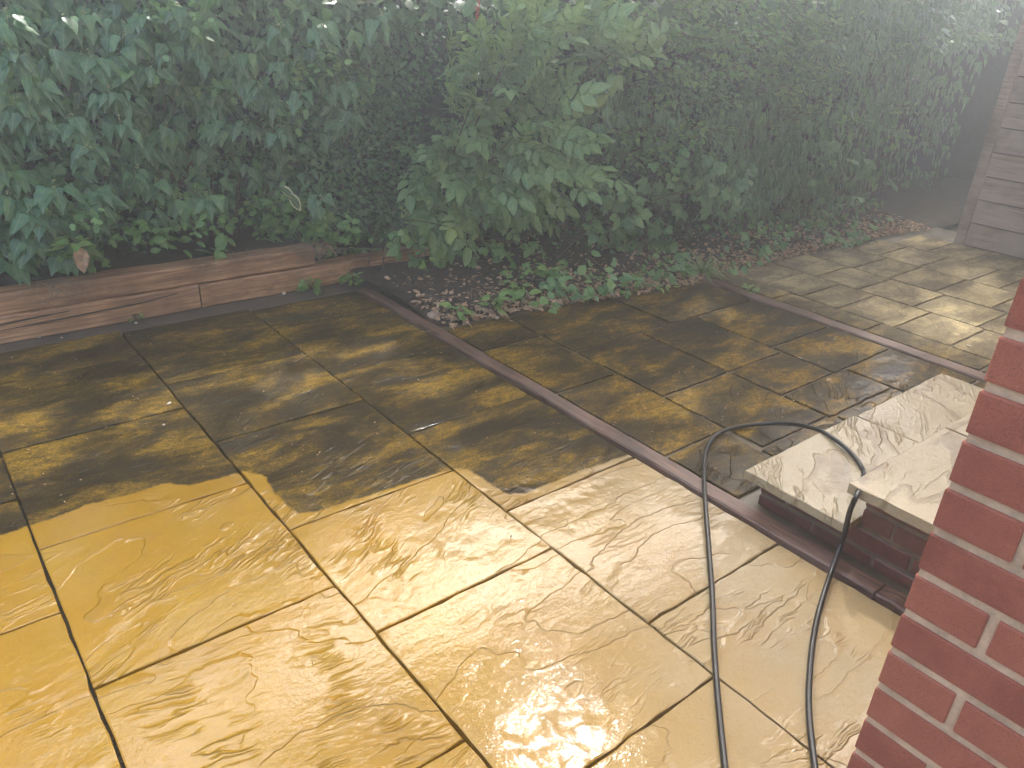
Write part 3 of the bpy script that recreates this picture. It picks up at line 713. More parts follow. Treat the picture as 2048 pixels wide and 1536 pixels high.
# ------------------------------------------------------------------ hedge (privet) with a lumpy twiggy core, inner shade painted into its colour
hedge = Plant('privet_hedge', (3.6, 4.4, 0), 'dense dark small leaved hedge filling the background between ivy and elder', 'hedge', MAT['privet'], T_small + T_oval[:1])
def top_h(X): return np.interp(X, [-2, .5, 2, 3, 5, 9, 12], [3.1, 3.0, 2.6, 2.25, 2.1, 2.1, 2.1])
def core():
    xs_ = np.linspace(-2.2, 12, 110); V = []; Fc = []; m = 22
    for x in xs_:
        h = float(top_h(x))
        for j in range(m):
            t = j / (m - 1)
            if t < .55: z = h * t / .55; y = float(front(np.array([x]), np.array([z]))[0]) + .42 + .25 * (z / h) ** 6
            elif t < .7: z = h; y = float(front(np.array([x]), np.array([h]))[0]) + .55 + 1.2 * (t - .55) / .15
            else: z = h * (1 - (t - .7) / .3); y = float(front(np.array([x]), np.array([h]))[0]) + 1.75
            V.append((x, y + rng.normal(0, .05), max(z + rng.normal(0, .03), .0)))
    for i in range(len(xs_) - 1):
        for j in range(m - 1): q = i * m + j; Fc.append((q, q + m, q + m + 1, q + 1))
    return mesh('hedge_core', np.array(V) - hedge.loc, Fc, MAT['twig_shade'], True)
MAT['twig_shade'] = simple('shaded_hedge_twigs', (.030, .028, .018), .9, .5, 25, 1., 50, .05)  # twig brown darkened to stand for the shaded inside of the hedge
obj('hedge_core', core(), hedge.root)
# visible small-leaf zones
px_, py_ = box_px(-60, 1990, -40, 560, 21000)
P = hit(px_, py_); keep = (px_ < 1985 - (py_ - 80) * .36) & (P[:, 2] > np.where(P[:, 0] < 2, .22, .02)) & (P[:, 0] < 8.3)
scatter(hedge, P[keep], .034, hang=.3, outw=.6, depth=.30, jit=.9)
px_, py_ = blob([(700, 300, 150, 200), (760, 480, 110, 70), (1330, 300, 180, 200), (1600, 150, 250, 140), (740, 120, 130, 110)], 9000)
scatter(hedge, hit(px_, py_), .036, hang=.2, outw=.7, depth=.08, jit=.9, rn=(.2, 1))
# above and beside the frame
def wall_pts(n, x0, x1, z0):
    X = rng.uniform(x0, x1, n); Z = z0 + (top_h(X) - z0 + .1) * rng.uniform(0, 1, n); return np.stack([X, front(X, Z), Z], 1)
P = wall_pts(9000, -2.2, 11, 1.45); scatter(hedge, P, .10, hang=.4, depth=.25, jit=.8)
P = wall_pts(2500, -2.2, .2, .1); scatter(hedge, P, .08, hang=.4, depth=.25)
X = rng.uniform(-2.2, 11, 5000); P = np.stack([X, front(X, top_h(X)) + rng.uniform(0, 1.8, 5000), top_h(X) + rng.normal(0, .10, 5000)], 1)
scatter(hedge, P, .12, hang=-.6, depth=.05, jit=.8, outw=.1, up=.6)
for x in np.arange(-1.5, 8.0, .35):
    y = float(front(np.array([x]), np.array([.3]))[0]) + rng.uniform(.15, .4)
    hedge.stem([(x, y + .1, .0), (x + rng.normal(0, .05), y, .4), (x + rng.normal(0, .12), y + rng.normal(0, .05), .9), (x + rng.normal(0, .2), y + .1, 1.6)], .014, .005)
hedge.build()

# ------------------------------------------------------------------ ivy, left
ivy = Plant('ivy', (.9, 4.6, .19), 'large glossy dark green ivy hanging over the timber wall at upper left', 'ivy', MAT['ivy'], T_ivy + T_ivyn[:2])
px_, py_ = blob([(150, 250, 300, 260), (450, 230, 230, 200), (60, 470, 130, 130), (300, 60, 380, 120), (700, 60, 170, 90), (560, 330, 110, 130, .7)], 1900)
ok = ~((np.abs(px_ - 330) < 90) & (np.abs(py_ - 455) < 45)) & (py_ < 640 - px_ * .25)
scatter(ivy, hit(px_[ok], py_[ok], .06), .074, hang=.85, outw=.5, depth=.12, jit=.65, rn=(0, .95), up=.35)
tips = [(165, 35), (245, 80), (125, 45), (60, 160), (218, 190), (75, 245), (140, 245), (175, 305), (270, 350), (440, 250), (490, 250), (310, 370), (400, 100), (20, 110), (680, 250), (60, 430), (70, 480), (20, 400), (330, 260), (520, 180), (560, 260), (600, 190),
        (110, 120), (300, 140), (30, 215), (360, 400), (420, 400), (240, 250), (470, 130), (640, 60), (760, 40), (560, 60), (15, 40), (180, 120), (110, 380), (200, 400), (25, 520), (90, 560), (640, 400), (700, 170)]
C = hit(np.array([t[0] for t in tips], float), np.array([t[1] for t in tips], float), .16)
rosettes(ivy, C, (6, 9), .088, spread=.85, pet=.055)
px_, py_ = blob([(200, 220, 330, 240), (560, 150, 200, 140), (60, 480, 100, 100)], 70)
rosettes(ivy, hit(px_, py_, .12), (5, 8), .082, spread=.8, pet=.05)
P = wall_pts(900, -2.2, .4, .25); scatter(ivy, P, .10, hang=.9, outw=.45, depth=.1)
def buds(pl, pts):
    parts = []
    for c in pts:
        for q in range(5):
            o_ = c + rng.normal(0, .008, 3) + np.array([0, -.005, .006 * q]); r = rng.uniform(.003, .0055)
            V, Fc = tube([o_ - (0, 0, r), o_ - (0, 0, r * .6), o_ + (0, 0, r * .6), o_ + (0, 0, r)], [r * .3, r, r, r * .3], 5); parts.append((V, Fc))
        V, Fc = tube([c + (0, .05, -.06), c], .0022, 4); parts.append((V, Fc))
    V, Fc = merge(parts); obj('flower_buds', mesh('flower_buds', V - pl.loc, Fc, MAT['bud'], True), pl.root, kind='stuff')
buds(ivy, TIPS[:60]); TIPS.clear()
for k in range(16):
    x = rng.uniform(.1, 2.2); ivy.stem([(x, 4.75, .2), (x + rng.normal(0, .1), 4.55, .6), (x + rng.normal(0, .2), 4.5, 1.1), (x + rng.normal(0, .2), 4.5, 1.7)], .007, .003)
ivy.build()

# ------------------------------------------------------------------ ivy, right
ivr = Plant('ivy', (5.8, 3.6, 0), 'fine drooping ivy covering the hedge on the right towards the shed', 'ivy', MAT['ivy'], T_ivyn + T_ivy[:1])
px_, py_ = blob([(1700, 250, 220, 190), (1850, 150, 130, 130), (1600, 380, 170, 120), (1500, 330, 120, 120), (1780, 60, 200, 80), (1150, 170, 90, 60, .6), (1250, 230, 130, 80, .5)], 3600)
ok = px_ < 1985 - (py_ - 80) * .36
scatter(ivr, hit(px_[ok], py_[ok], .05), .085, hang=1.1, outw=.3, depth=.08, jit=.30, rn=(0, .9), up=.3)
px_, py_ = blob([(1700, 250, 200, 170), (1560, 370, 150, 90), (1240, 210, 120, 80)], 60)
rosettes(ivr, hit(px_, py_, .10), (5, 8), .075, spread=.6, pet=.04)
buds(ivr, TIPS[:25]); TIPS.clear()
ivr.build()

# ------------------------------------------------------------------ hawthorn sprays
def sprays(pl, cs, n, size, extra=.15, reach=.28, rn=(.2, 1)):
    for (x, y, a) in cs:
        c = hit(np.array([x], float), np.array([y], float), extra)[0]
        for b in range(3):
            d = np.array([math.cos(a + rng.normal(0, .5)), -.5 + rng.normal(0, .2), math.sin(a + rng.normal(0, .4)) * .8]); d /= np.linalg.norm(d)
            p0 = c - d * reach * .5 + (0, .12, 0); p1 = c + d * reach * .5
            pl.stem([p0 + (0, .1, 0), p0, (p0 + p1) / 2 + (0, 0, .02), p1], .003, .0012, 4)
            m = n; t = rng.uniform(.1, 1, m)[:, None]
            P = p0 + (p1 - p0) * t + rng.normal(0, .025, (m, 3))
            ax = d * .7 + rng.normal(0, .6, (m, 3)) + np.array([0, -.3, -.15]); nn = np.array([0, -.6, .8]) + rng.normal(0, .4, (m, 3))
            pl.add(P, ax, nn, size * rng.uniform(.7, 1.25, m), np.clip(rng.uniform(*rn, m), 0, 1), front=.2)
haw = Plant('hawthorn', (1.4, 4.5, .19), 'light green lobed hawthorn sprays growing through the left ivy', 'hawthorn', MAT['haw'], T_haw)
sprays(haw, [(330, 30, .2), (360, 35, -.3), (650, 100, -.4), (700, 130, -.5), (690, 170, -.9), (400, 180, .2), (460, 190, -.2), (380, 185, 0), (360, 425, -1.5), (400, 400, -1.2), (120, 420, 0), (165, 430, .2), (540, 400, .3), (300, 150, .5), (590, 150, 0), (560, 220, -.6), (610, 450, -.4), (560, 470, 0)], 13, .048)
haw.build()
haw2 = Plant('hawthorn', (4.6, 3.6, 0), 'pale hazy hawthorn foliage along the top right of the hedge', 'hawthorn', MAT['haw'], T_haw)
cs = [(x, y, rng.normal(0, .6)) for x, y in zip(*blob([(1450, 90, 230, 110), (1560, 150, 140, 130), (1350, 250, 120, 110), (1650, 60, 200, 70), (1860, 75, 100, 18), (1780, 250, 80, 30), (1400, 40, 250, 60)], 95))] + [(1900, 78, 0), (1940, 75, 0), (1850, 85, 0), (1975, 72, .1)]
sprays(haw2, cs, 12, .045, extra=.12)
haw2.build()

# ------------------------------------------------------------------ elder shrub, centre
eld = Plant('elder_shrub', (2.9, 4.1, 0), 'light green elder shrub leaning out in the middle of the hedge', 'shrub', MAT['elder'], T_elder)
regs = [(1010, 130, 90, 60), (1100, 70, 100, 45), (1190, 90, 90, 30), (950, 190, 70, 60), (1040, 190, 70, 50), (920, 180, 50, 40), (1090, 240, 60, 40), (970, 290, 110, 60), (1060, 310, 90, 50), (900, 290, 60, 40), (930, 360, 90, 40), (1050, 380, 60, 40), (870, 410, 60, 55), (900, 440, 60, 35), (1000, 370, 80, 50), (1010, 425, 60, 20), (1120, 320, 60, 45), (1240, 105, 45, 20), (850, 430, 40, 40)]
px_, py_ = blob(regs, 400)
P = hit(px_, py_, .13) + np.stack([rng.normal(0, .02, 400), rng.normal(.05, .11, 400), rng.normal(0, .02, 400)], 1)
cx = np.array([2.95, 0, .9]); rad = P - cx; rad[:, 1] = -.35; rad /= np.linalg.norm(rad, axis=1)[:, None]
ax = rad * .9 + rng.normal(0, .40, (400, 3)) + np.array([0, -.35, .12]); nn = np.array([0, -.75, .7]) + rng.normal(0, .35, (400, 3))
yel = np.where((py_ > 380) & (px_ < 920) | (np.abs(px_ - 930) < 60) & (py_ < 220), .3, 0)
eld.add(P, ax, nn, .205 * rng.uniform(.6, 1.2, 400), np.clip(rng.beta(2, 3, 400) + yel, 0, 1), front=.3)
base = np.array([2.85, 4.15, .03])
for (x, y) in [(1010, 130), (1110, 75), (1230, 100), (950, 190), (1060, 240), (900, 290), (1080, 320), (870, 420), (1010, 420), (970, 300)]:
    e = hit(np.array([x], float), np.array([y], float), .35)[0]; m_ = base * .45 + e * .55 + (0, .12, .06)
    eld.stem([base + rng.normal(0, .05, 3) * (1, 1, 0), base * .8 + e * .2 + (0, .1, .1), m_, e], .012, .003, 6)
eld.build()

# ------------------------------------------------------------------ brambles
def bramble(name, loc, label, regs, n, size, extra, rn=(0, 1)):
    pl = Plant(name, loc, label, 'bramble', MAT['bramble'], T_bram)
    px_, py_ = blob(regs, n); P = hit(px_, py_, extra) + np.stack([rng.normal(0, .02, n), rng.normal(.03, .06, n), rng.normal(0, .02, n)], 1)
    P[:, 2] = np.maximum(P[:, 2], .05)
    ax = np.stack([rng.normal(0, .7, n), -rng.uniform(.1, .9, n), rng.normal(-.45, .45, n)], 1); nn = np.stack([rng.normal(0, .4, n), -rng.uniform(.3, .9, n), rng.uniform(.3, 1, n)], 1)
    pl.add(P, ax, nn, size * rng.uniform(.6, 1.2, n), np.clip(rng.uniform(*rn, n), 0, 1), front=.3)
    for k in range(12):
        i, j = rng.integers(0, n, 2); a, b = P[i], P[j]
        pl.stem([(a[0], a[1] + .25, .05), a + (0, .08, 0), (a + b) / 2 + (0, .02, .06), b + (0, .05, 0)], .004, .002, 4)
    return pl.build()
bramble('bramble', (3.7, 3.6, 0), 'dark rounded bramble leaves at the foot of the hedge right of the elder', [(1200, 400, 70, 50), (1270, 450, 90, 60), (1360, 360, 70, 70), (1440, 350, 60, 60), (1330, 490, 90, 40), (1220, 490, 60, 50), (1460, 410, 50, 50), (1180, 370, 40, 30)], 190, .12, .14, (0, .7))
bramble('bramble', (5.6, 3.3, 0), 'low bramble trailing over the paving edge below the right ivy', [(1660, 330, 60, 40), (1680, 440, 80, 50), (1600, 470, 110, 40), (1700, 480, 60, 30), (1790, 400, 50, 40), (1560, 500, 60, 25), (1640, 505, 60, 18)], 200, .12, .2, (.1, .9))
bramble('bramble', (2.6, 3.9, 0), 'small olive bramble shoots in the dark gap under the elder', [(970, 490, 60, 35), (900, 520, 50, 30), (1060, 520, 60, 30), (830, 470, 60, 40), (1130, 540, 50, 25)], 60, .11, .35, (.5, 1))

# low weeds covering the soil in front of the right half of the hedge
lw = Plant('ground_weeds', (4.9, 3.4, 0), 'low green weeds spilling over the bed edge along the far paving', 'weeds', MAT['bramble'], T_broad + T_oval[:1])
n = 620; X = rng.uniform(3.0, 6.7, n); Y = np.interp(X, BEDX, BEDY) + rng.exponential(.16, n) - .05 + .07 * np.sin(X * 5.1); Z = .03 + rng.uniform(0, .16, n) * (.5 + .5 * np.sin(X * 3.7 + 1)) + .25 * np.clip(Y - np.interp(X, BEDX, BEDY), 0, .4)
kp = np.sin(X * 6.3 + .8) + rng.normal(0, .7, n) > -.6; X, Y, Z = X[kp], Y[kp], Z[kp]; n = len(X)
lw.add(np.stack([X, Y, Z], 1), np.stack([rng.normal(0, .8, n), -rng.uniform(.1, 1, n), rng.normal(-.1, .4, n)], 1), np.stack([rng.normal(0, .35, n), -rng.uniform(.1, .7, n), rng.uniform(.5, 1, n)], 1), .055 * rng.uniform(.6, 1.3, n), np.clip(rng.uniform(.1, 1, n), 0, 1), front=.3)
for k in range(40): i = rng.integers(0, n); lw.stem([(X[i], Y[i] + .06, .0), (X[i], Y[i] + .03, Z[i] * .6), (X[i], Y[i], Z[i])], .0022, .0012, 4)
lw.build()

# undergrowth along the bed, left of the elder
und = Plant('undergrowth', (1.7, 4.5, .19), 'low mixed green undergrowth rooted behind the top sleeper', 'undergrowth', MAT['weed'], T_oval)
px_, py_ = blob([(560, 440, 90, 40), (640, 460, 70, 40), (300, 470, 90, 25), (430, 440, 40, 40), (700, 500, 60, 30), (150, 520, 60, 30), (190, 555, 60, 25), (540, 480, 50, 20)], 420)
scatter(und, hit(px_, py_, .16), .06, hang=-.1, outw=.6, depth=.06, jit=.8, rn=(0, .7), up=.7)
und.build()

# ------------------------------------------------------------------ single small plants
def weed(name, px, z, label, n, size, spread, temps, mat='weed', height=.10, cat='weed', up=.6, group=None, loc=None, rn=(.1, .9)):
    c = gnd(*px, z) if loc is None else np.array(loc, float)
    pl = Plant(name, tuple(c), label, cat, MAT[mat], temps, group=group, limit=60)
    a = rng.uniform(0, 6.28, n); r = spread * np.sqrt(rng.uniform(.02, 1, n)); h = height * rng.uniform(.25, 1, n)
    P = c + np.stack([r * np.cos(a) * .6, r * np.sin(a) * .6, h], 1)
    ax = np.stack([np.cos(a), np.sin(a), up * rng.uniform(-.3, .9, n)], 1) + rng.normal(0, .2, (n, 3)); nn = np.array([0, -.15, 1.]) + rng.normal(0, .3, (n, 3))
    pl.add(P, ax, nn, size * rng.uniform(.7, 1.2, n), rng.uniform(*rn, n), front=.3)
    for q in range(min(n, 7)):
        pl.stem([c, (c + P[q]) / 2 + (0, 0, .02), P[q]], .0025, .0012, 4)
    return pl.build()
weed('nettle_weed', (915, 642), .0, 'broad leaved green weed left of the bed edge beside the round stone', 9, .085, .07, T_oval, height=.10)
weed('willowherb_weed', (985, 632), .0, 'narrow leaved pale weed tuft hanging over the slab edge', 22, .075, .08, T_ivyn, height=.13)
weed('dock_weed', (1050, 606), .0, 'dark broad leaved weed in the middle of the bed edge', 10, .10, .09, T_oval, height=.09)
weed('bramble_seedling', (1095, 620), .0, 'green weed leaf cluster drooping onto the yellow slab', 6, .085, .05, T_broad, height=.05, rn=(0, .4))
weed('rose_seedling', (1030, 585), .02, 'bright yellowish seedling with small leaves further back in the bed', 26, .05, .12, T_oval, height=.15)
weed('seedling', (1100, 575), .02, 'light green seedling with small round leaves among the dry litter', 22, .055, .10, T_broad, height=.16)
weed('bindweed', (850, 575), .02, 'trailing heart leaved climber hanging at the right end of the timber wall', 10, .075, .05, T_ivy, height=.26, up=-.3)
weed('grass_tuft', (1405, 548), .02, 'yellowish grass tuft at the corner of the bed by the thin timber strip', 60, .17, .05, T_blade, mat='yellowgrass', height=.05, up=1.6, cat='grass tuft')
weed('creeping_weed', (1300, 572), .0, 'low feathery green weed spreading along the bed edge', 60, .05, .25, T_small, height=.07)
weed('creeping_weed', (1220, 585), .0, 'sparse green weed sprigs over dry leaves at the bed edge', 40, .05, .2, T_small, height=.09)
weed('joint_weed', (1502, 583), .0, 'tiny green weed growing in the joint of the thin timber strip', 26, .035, .05, T_small, height=.03)
weed('joint_weed', (365, 606), -.02, 'small green weed at the foot of the left timber wall', 40, .04, .08, T_small, height=.05)
weed('joint_weed', (622, 580), -.02, 'green weed patch at the timber wall foot below the roots', 60, .045, .10, T_small, height=.06)
weed('joint_weed', (705, 572), -.02, 'green weed clump near the right end of the lower sleeper', 50, .045, .09, T_small, height=.07)
weed('joint_weed', (272, 640), -.02, 'tiny weed sprout on the concrete strip below the timber wall', 14, .03, .04, T_small, height=.03)
c = hit(np.array([150.]), np.array([500.]), .24)[0]
weed('spurge_plant', None, 0, 'small plant with bright pointed leaves beside a withered brown leaf', 9, .085, .05, T_oval, height=.06, loc=c, cat='plant', up=.5, rn=(.7, 1))
dl = leafmesh('withered_leaf', [(T_oval[1], np.array([c + (.0, -.05, .03), c + (.01, -.04, .0)]), frames(np.array([[.1, -.1, -1.], [.0, -.2, -1.]]), np.array([[.3, -1., .1], [-.4, -1, .2]])), np.array([.13, .10]), np.array([.3, .8]))], MAT['litter'], c)
obj('withered_leaf', dl, loc=c, label='withered brown leaf hanging above the timber wall at left', cat='dead leaf')
c = hit(np.array([560.]), np.array([375.]), .25)[0]
pl = Plant('euonymus_sprig', tuple(c), 'two cream edged variegated leaves in front of the dark hedge', 'sprig', MAT['varieg'], T_oval[:2], limit=10)
pl.add(np.array([c, c + (.04, -.02, -.04)]), np.array([[.55, -.2, -.45], [.55, -.3, -.75]]), np.array([[.2, -.8, .6], [.1, -.9, .4]]), np.array([.10, .115]), np.array([.2, .6])); pl.stem([c + (-.02, .15, -.12), c + (-.01, .04, -.02), c], .002, .0012, 4); pl.build()
c = weed('upright_seedling', None, 0, 'upright oval leaved seedling standing on top of the sleepers', 6, .11, .025, T_oval, height=.10, loc=(1.42, 4.40, .215), cat='seedling', up=2.2, rn=(.1, .5))
# red hanging strand at the top of the hedge
c = hit(np.array([956.]), np.array([40.]), .25)[0]; parts = []
parts.append(tube([c + (0, 0, .30), c + (.005, 0, .1), c], .002, 5))
for q in range(34):
    o_ = c + (rng.normal(0, .008), rng.normal(0, .008), .26 * q / 34 - .01); r = rng.uniform(.004, .007); parts.append(tube([o_ - (0, 0, r), o_ - (0, 0, r * .5), o_ + (0, 0, r * .5), o_ + (0, 0, r)], [r * .3, r, r, r * .3], 6))
V, Fc = merge(parts); obj('berry_strand', mesh('berry_strand', V - c, Fc, MAT['berry'], True), loc=c, label='reddish hanging flower strand at the top centre of the hedge', cat='flower strand')

# ------------------------------------------------------------------ litter, roots, stones
def litter(n, regs_fn):
    P = regs_fn(n); n = len(P)
    ax = np.stack([rng.normal(0, 1, n), rng.normal(0, 1, n), rng.normal(0, .25, n)], 1); nn = np.array([0, 0, 1.]) + rng.normal(0, .35, (n, 3))
    return leafmesh('leaf_litter', [(t, P[k::3], frames(ax, nn)[k::3], rng.uniform(.015, .05, n)[k::3], rng.uniform(0, 1, n)[k::3]) for k, t in enumerate((T_small[0], T_oval[2], T_ivyn[1]))], MAT['litter'])
def lit_pts(n):
    X = rng.uniform(2.25, 7.2, n); f = np.interp(X, [2.24, 2.62, 3.09, 3.544, 4.06, 4.33, 4.75, 5.4, 6.0, 6.8, 7.2], [3.27, 3.25, 3.21, 3.12, 3.05, 3.15, 3.08, 3.07, 3.04, 3.04, 2.94])
    Y = f + rng.exponential(.22, n) - .03; z = .012 + .05 * np.clip((Y - f) * 2.2, 0, 1) + rng.uniform(0, .02, n)
    return np.stack([X, Y, z], 1)
obj('leaf_litter', litter(4200, lit_pts), kind='stuff', label='dry brown leaf litter covering the soil of the bed', cat='leaf litter')
rp = []
for k in range(150):
    if k < 105:
        x = rng.choice([rng.uniform(.5, .8), rng.uniform(1.1, 2.1), rng.uniform(1.85, 2.1)], p=[.2, .5, .3]); y = 4.29; z = .225
        L = rng.uniform(.05, .16); d = np.array([rng.normal(0, .6), -.25, -1.0 * rng.uniform(.2, 1)])
        p0 = np.array([x, y + rng.uniform(.03, .12), z + .012]); p1 = np.array([x + d[0] * .03, 4.285, z + .006]); p2 = p1 + d * L * (.7, .12, .7); p3 = p2 + np.array([rng.normal(0, .03), -.004, -.02])
        p2[1] = min(p2[1], 4.268); p3[1] = min(p3[1], 4.266)
        rp.append(tube(spline([p0, p1, p2, p3], 3), rng.uniform(.001, .0022), 4))
    else:
        X = rng.uniform(2.3, 3.6); p0 = np.array([X, rng.uniform(3.32, 3.7), .05]); a = rng.uniform(0, 6.28); p1 = p0 + np.array([math.cos(a), math.sin(a), .03]) * rng.uniform(.05, .15)
        rp.append(tube(spline([p0, (p0 + p1) / 2 + rng.normal(0, .015, 3), p1], 3), rng.uniform(.001, .002), 4))
V, Fc = merge(rp); obj('root_strands', mesh('root_strands', V, Fc, MAT['root'], True), kind='stuff', label='thin dry roots trailing over the sleepers and bed', cat='roots')

def stone(px, size, label, mat='pebble', z=0., flat=.6, name='pebble', cat='stone', grp=None):
    import bmesh
    bm = bmesh.new(); bmesh.ops.create_icosphere(bm, subdivisions=2, radius=size)
    s0 = rng.uniform(0, 9, 3)
    for v in bm.verts:
        n_ = 1 + .14 * math.sin(v.co.x / size * 2.1 + s0[0]) + .12 * math.cos(v.co.y / size * 2.7 + s0[1]); v.co = Vector((v.co.x * n_ * 1.15, v.co.y * n_ * .9, v.co.z * flat * n_))
    me = bpy.data.meshes.new(name); bm.to_mesh(me); bm.free(); me.materials.append(MAT[mat]); me.polygons.foreach_set('use_smooth', [True] * len(me.polygons))
    g = gnd(*px, z); return obj(name, me, loc=(g[0], g[1], z + size * flat * .75), rot=(0, 0, rng.uniform(0, 6)), label=label, cat=cat, group=grp)
stone((868, 640), .034, 'round brown stone in the corner of the bed', flat=.8)
stone((993, 638), .014, 'small pale stone on the slab edge right of the narrow leaved weed', 'pale', .0)
stone((569, 588), .013, 'pale stone at the foot of the timber wall under the roots', 'pale', -.028)
stone((338, 808), .010, 'pale grit stone lying on the left dark slabs', 'pale', .003, .4)
stone((328, 850), .006, 'tiny pale grit below the pale stone on the left dark slabs', 'pale', .003, .5)
stone((78, 675), .007, 'left one of two white specks on the concrete strip', 'pale', -.028, .5)
stone((123, 676), .006, 'right one of two white specks on the concrete strip', 'pale', -.028, .5)
stone((273, 647), .008, 'small buff stone on the concrete strip beside the weed sprout', 'pale', -.028, .6)
stone((1938, 693), .012, 'white flake lying on the dry far paving by the house', 'pale', .002, .3)
stone((1022, 643), .010, 'little brown pebble on the slab below the bed weeds', 'pebble', .002, .5)
def stick(a, b, r, label, mat='root', bend=.01, z=.006):
    A, B = gnd(*a, z), gnd(*b, z); P = spline([A, (A + B) / 2 + rng.normal(0, bend, 3) * (1, 1, .15), B], 5); V, Fc = tube(P, np.linspace(r, r * .6, len(P)), 5); c = P[0].copy()
    obj('twig', mesh('twig', V - c, Fc, MAT[mat], True), loc=c, label=label, cat='twig')
stick((840, 663), (865, 659), .0025, 'pale straw lying across the dark sleeper strip', z=.018)
stick((635, 706), (663, 703), .0025, 'dark twig on the upper left slabs', 'twig')
stick((590, 724), (625, 700), .002, 'thin straw on the joint of the upper left slabs', 'root')
stick((790, 700), (842, 664), .0012, 'fine stem lying along the slab near the sleeper strip', 'twig')
# gritty debris in joints and on the dirty slabs
def debris(n):
    P = np.stack([rng.uniform(-.3, 4.1, n), rng.uniform(.9, 4.05, n), np.full(n, .004)], 1); d = sdf_clean(P[:, :2]); P = P[(d > .03) | (rng.uniform(0, 1, n) < .10)]
    P = P[~((P[:, 0] > 2.1) & (P[:, 1] > 3.1)) & ~((P[:, 0] > 2.1) & (P[:, 1] < 1.32))]; n = len(P)
    ax = rng.normal(0, 1, (n, 3)) * (1, 1, .1); nn = np.array([0, 0, 1.]) + rng.normal(0, .3, (n, 3))
    return leafmesh('grit', [(T_small[0], P, frames(ax, nn), rng.uniform(.004, .013, n), rng.uniform(0, 1, n))], MAT['litter'])
obj('grit', debris(700), kind='stuff', label='scattered brown grit and leaf crumbs on the slabs', cat='grit')

# ------------------------------------------------------------------ tree over the hedge: its unseen foliage is shaped to dapple the paving
DAP = []   # sun flecks on the ground: pixel centre and half axes
for (zx, zy, sc_, lst) in (
    (1348, 420, 2.926, [(700, 430, 130, 35), (900, 505, 115, 38), (1330, 375, 110, 35), (1220, 440, 95, 38), (880, 385, 50, 20), (1150, 345, 60, 15), (1040, 357, 50, 15), (1060, 435, 40, 20), (1080, 520, 45, 30), (780, 565, 50, 25), (1480, 500, 90, 24), (1640, 560, 110, 24), (1780, 410, 70, 20), (1900, 490, 60, 25), (1760, 735, 110, 40), (1600, 720, 80, 50), (1520, 640, 90, 25), (1370, 690, 100, 20), (1180, 605, 80, 17), (620, 380, 60, 30), (430, 390, 90, 20), (290, 470, 110, 30), (1400, 300, 150, 20), (1250, 290, 60, 15), (1660, 330, 60, 15), (1570, 600, 60, 20), (1290, 690, 40, 15), (1650, 680, 50, 20), (1850, 680, 60, 25), (650, 590, 150, 50), (120, 640, 90, 50), (1180, 830, 120, 40), (420, 800, 120, 40), (150, 1130, 120, 60), (1690, 960, 70, 30), (950, 240, 120, 15), (1300, 230, 150, 15), (1750, 250, 150, 12), (1950, 540, 60, 20)]),
    (680, 420, 2.926, [(1335, 1050, 80, 42), (330, 945, 80, 30), (200, 1000, 60, 25), (650, 1180, 55, 28), (670, 1440, 45, 35), (1960, 1060, 50, 40), (1480, 800, 65, 42), (1880, 680, 120, 40), (1900, 1340, 80, 30), (1150, 740, 150, 40), (1650, 620, 120, 40)]),
    (0, 420, 2.926, [(670, 940, 120, 40), (110, 1120, 130, 55), (120, 1210, 120, 50), (890, 1045, 40, 30), (950, 1290, 180, 60), (1590, 1340, 110, 62), (1560, 1510, 75, 32), (380, 1400, 80, 30), (1960, 1220, 80, 40), (1700, 760, 120, 30), (1500, 680, 150, 30), (1000, 780, 150, 30)]),
    (0, 850, 2.2386, [(1390, 850, 85, 42), (250, 1120, 60, 50), (800, 1310, 70, 45), (50, 790, 60, 40), (1100, 390, 40, 30), (970, 545, 60, 30), (1330, 340, 60, 40)]),
    (680, 850, 2.2386, [(420, 285, 55, 28), (140, 400, 70, 27), (60, 550, 80, 42), (250, 680, 100, 75), (300, 770, 80, 50), (400, 900, 100, 75), (1290, 400, 60, 40), (1420, 250, 60, 30), (1440, 1080, 80, 50), (740, 700, 60, 30)]),
):
    for (a, b, rx, ry) in lst: DAP.append((zx + a / sc_, zy + b / sc_, rx / sc_, ry / sc_))
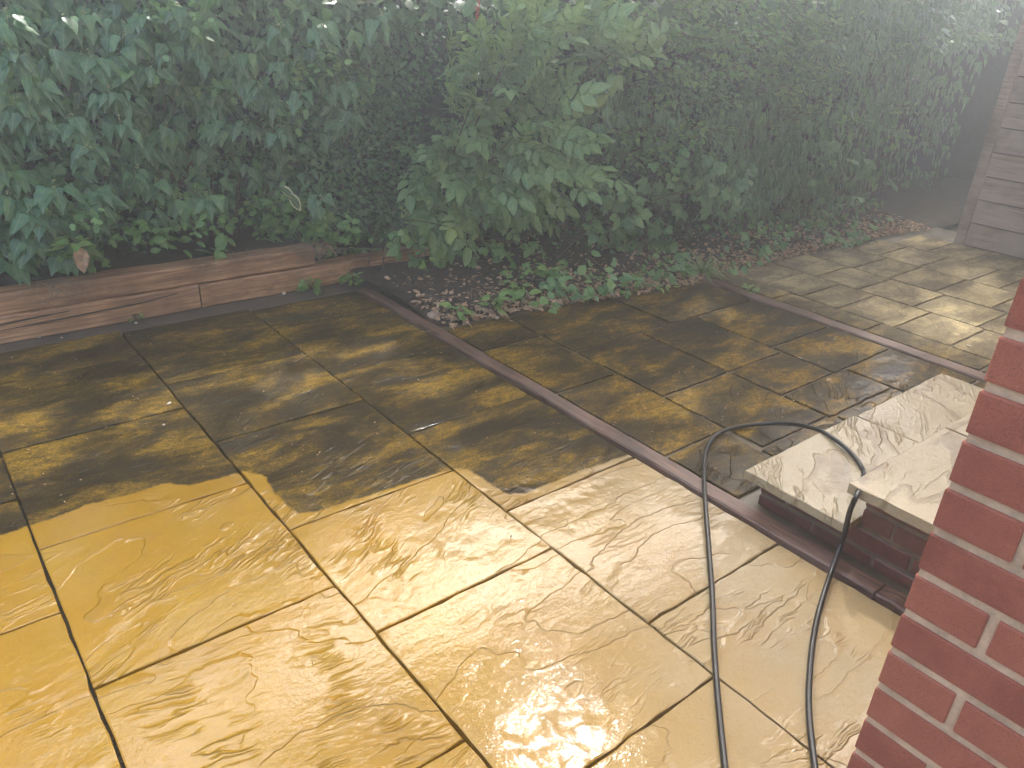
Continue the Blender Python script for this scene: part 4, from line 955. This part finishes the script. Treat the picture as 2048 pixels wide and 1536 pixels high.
def unseen_crown():  # spread and gaps shaped for the shade and flecks they throw
    n = 36000; Zc = rng.uniform(4.6, 6.4, n)
    gx = rng.uniform(-1.6, 7.3, n); gy = rng.uniform(-1.0, 2.95, n)      # where the leaf's shade lands
    P = np.stack([gx, gy, np.zeros(n)], 1) + SUND * (Zc / SUND[2])[:, None]
    keep = gy < np.interp(gx, [1.5, 3.2], [2.85, 2.5]) + .25 * np.sin(gx * 3.1) * rng.uniform(0, 1, n)
    for (cx_, cy_, rx, ry) in DAP:
        q = [gnd(cx_ + rx * math.cos(a), cy_ + ry * math.sin(a))[:2] for a in np.linspace(0, 6.283, 12, endpoint=False)]
        q = np.array(q); c_ = q.mean(0); dd = q - c_
        cov = dd.T @ dd / len(q) * 2; ev, U = np.linalg.eigh(cov); rad = np.sqrt(ev) + (.035 if c_[0] > 4 else .01)
        t = (np.stack([gx, gy], 1) - c_) @ U / rad
        keep &= (t ** 2).sum(1) > 1
    lk = np.clip(gx * 1.0 - (gy - 1.4) * 1.2 - .85, 0, 1) * (gy < 2.0) * (gx < 2.1)          # leaves thinned out here to let sun through to the near slabs
    keep &= rng.uniform(0, 1, n) > lk * .16
    # uneven outline
    rag = .5 + .5 * np.sin(P[:, 0] * 2.3 + 1) * np.cos(P[:, 1] * 2.9); keep &= ~((rag < .12) & (rng.uniform(0, 1, n) < .5) & (gy > 3.1))
    P = P[keep]; n = len(P)
    ax = rng.normal(0, 1, (n, 3)) + np.array([0, -.2, -.5]); nn = SUND + rng.normal(0, .45, (n, 3))
    return P, ax, nn, rng.uniform(.07, .11, n), rng.uniform(0, 1, n)
tr = empty('tree', (6.6, 6.4, 0), label='broad tree behind the hedge with unseen foliage above the picture shaped for the shade it throws', cat='tree')
tl = np.array([6.6, 6.4, 0])
V, Fc = tube(spline([(0, 0, 0), (.05, .02, 1.6), (-.05, 0, 3.2), (.0, -.1, 4.6)], 6), np.linspace(.17, .09, 19), 12); obj('trunk', mesh('trunk', V, Fc, MAT['bark'], True), tr)
for e in ((-3.2, -2.6, 5.3), (-1.6, -2.4, 5.6), (.6, -2.8, 5.8), (3.0, -2.6, 5.5), (.3, -1.2, 5.9), (-3.0, -1.2, 5.4), (2.6, -1.0, 5.7)):
    s0 = rng.uniform(2.6, 4.2); V, Fc = tube(spline([(0, 0, s0), (e[0] * .35, e[1] * .35, s0 * .55 + e[2] * .45), e], 6), np.linspace(.07, .015, 13), 7); obj('limb', mesh('limb', V, Fc, MAT['bark'], True), tr)
P, ax, nn, S, rn = unseen_crown()
obj('unseen_crown', leafmesh('unseen_crown', [(T_tree[0], P, frames(ax, nn), S, rn)], MAT['tree'], tl), tr, kind='stuff')

# ------------------------------------------------------------------ spray mist hanging in the air
hm = bpy.data.materials.new('mist'); hm.use_nodes = True; t = hm.node_tree
t.nodes.remove(t.nodes['Principled BSDF']); pv = t.nodes.new('ShaderNodeVolumePrincipled')
pv.inputs['Color'].default_value = (.90, .965, 1.0, 1); pv.inputs['Density'].default_value = .033; pv.inputs['Anisotropy'].default_value = .68
t.links.new(pv.outputs[0], t.nodes['Material Output'].inputs['Volume'])
hz = rounded_box(22.4, 20.4, 8.2, 0, hm, 'haze'); o = obj('haze', hz, loc=(2.5, 1.5, -1.2), kind='stuff', label='white spray mist hanging in front of the hedge', cat='mist')
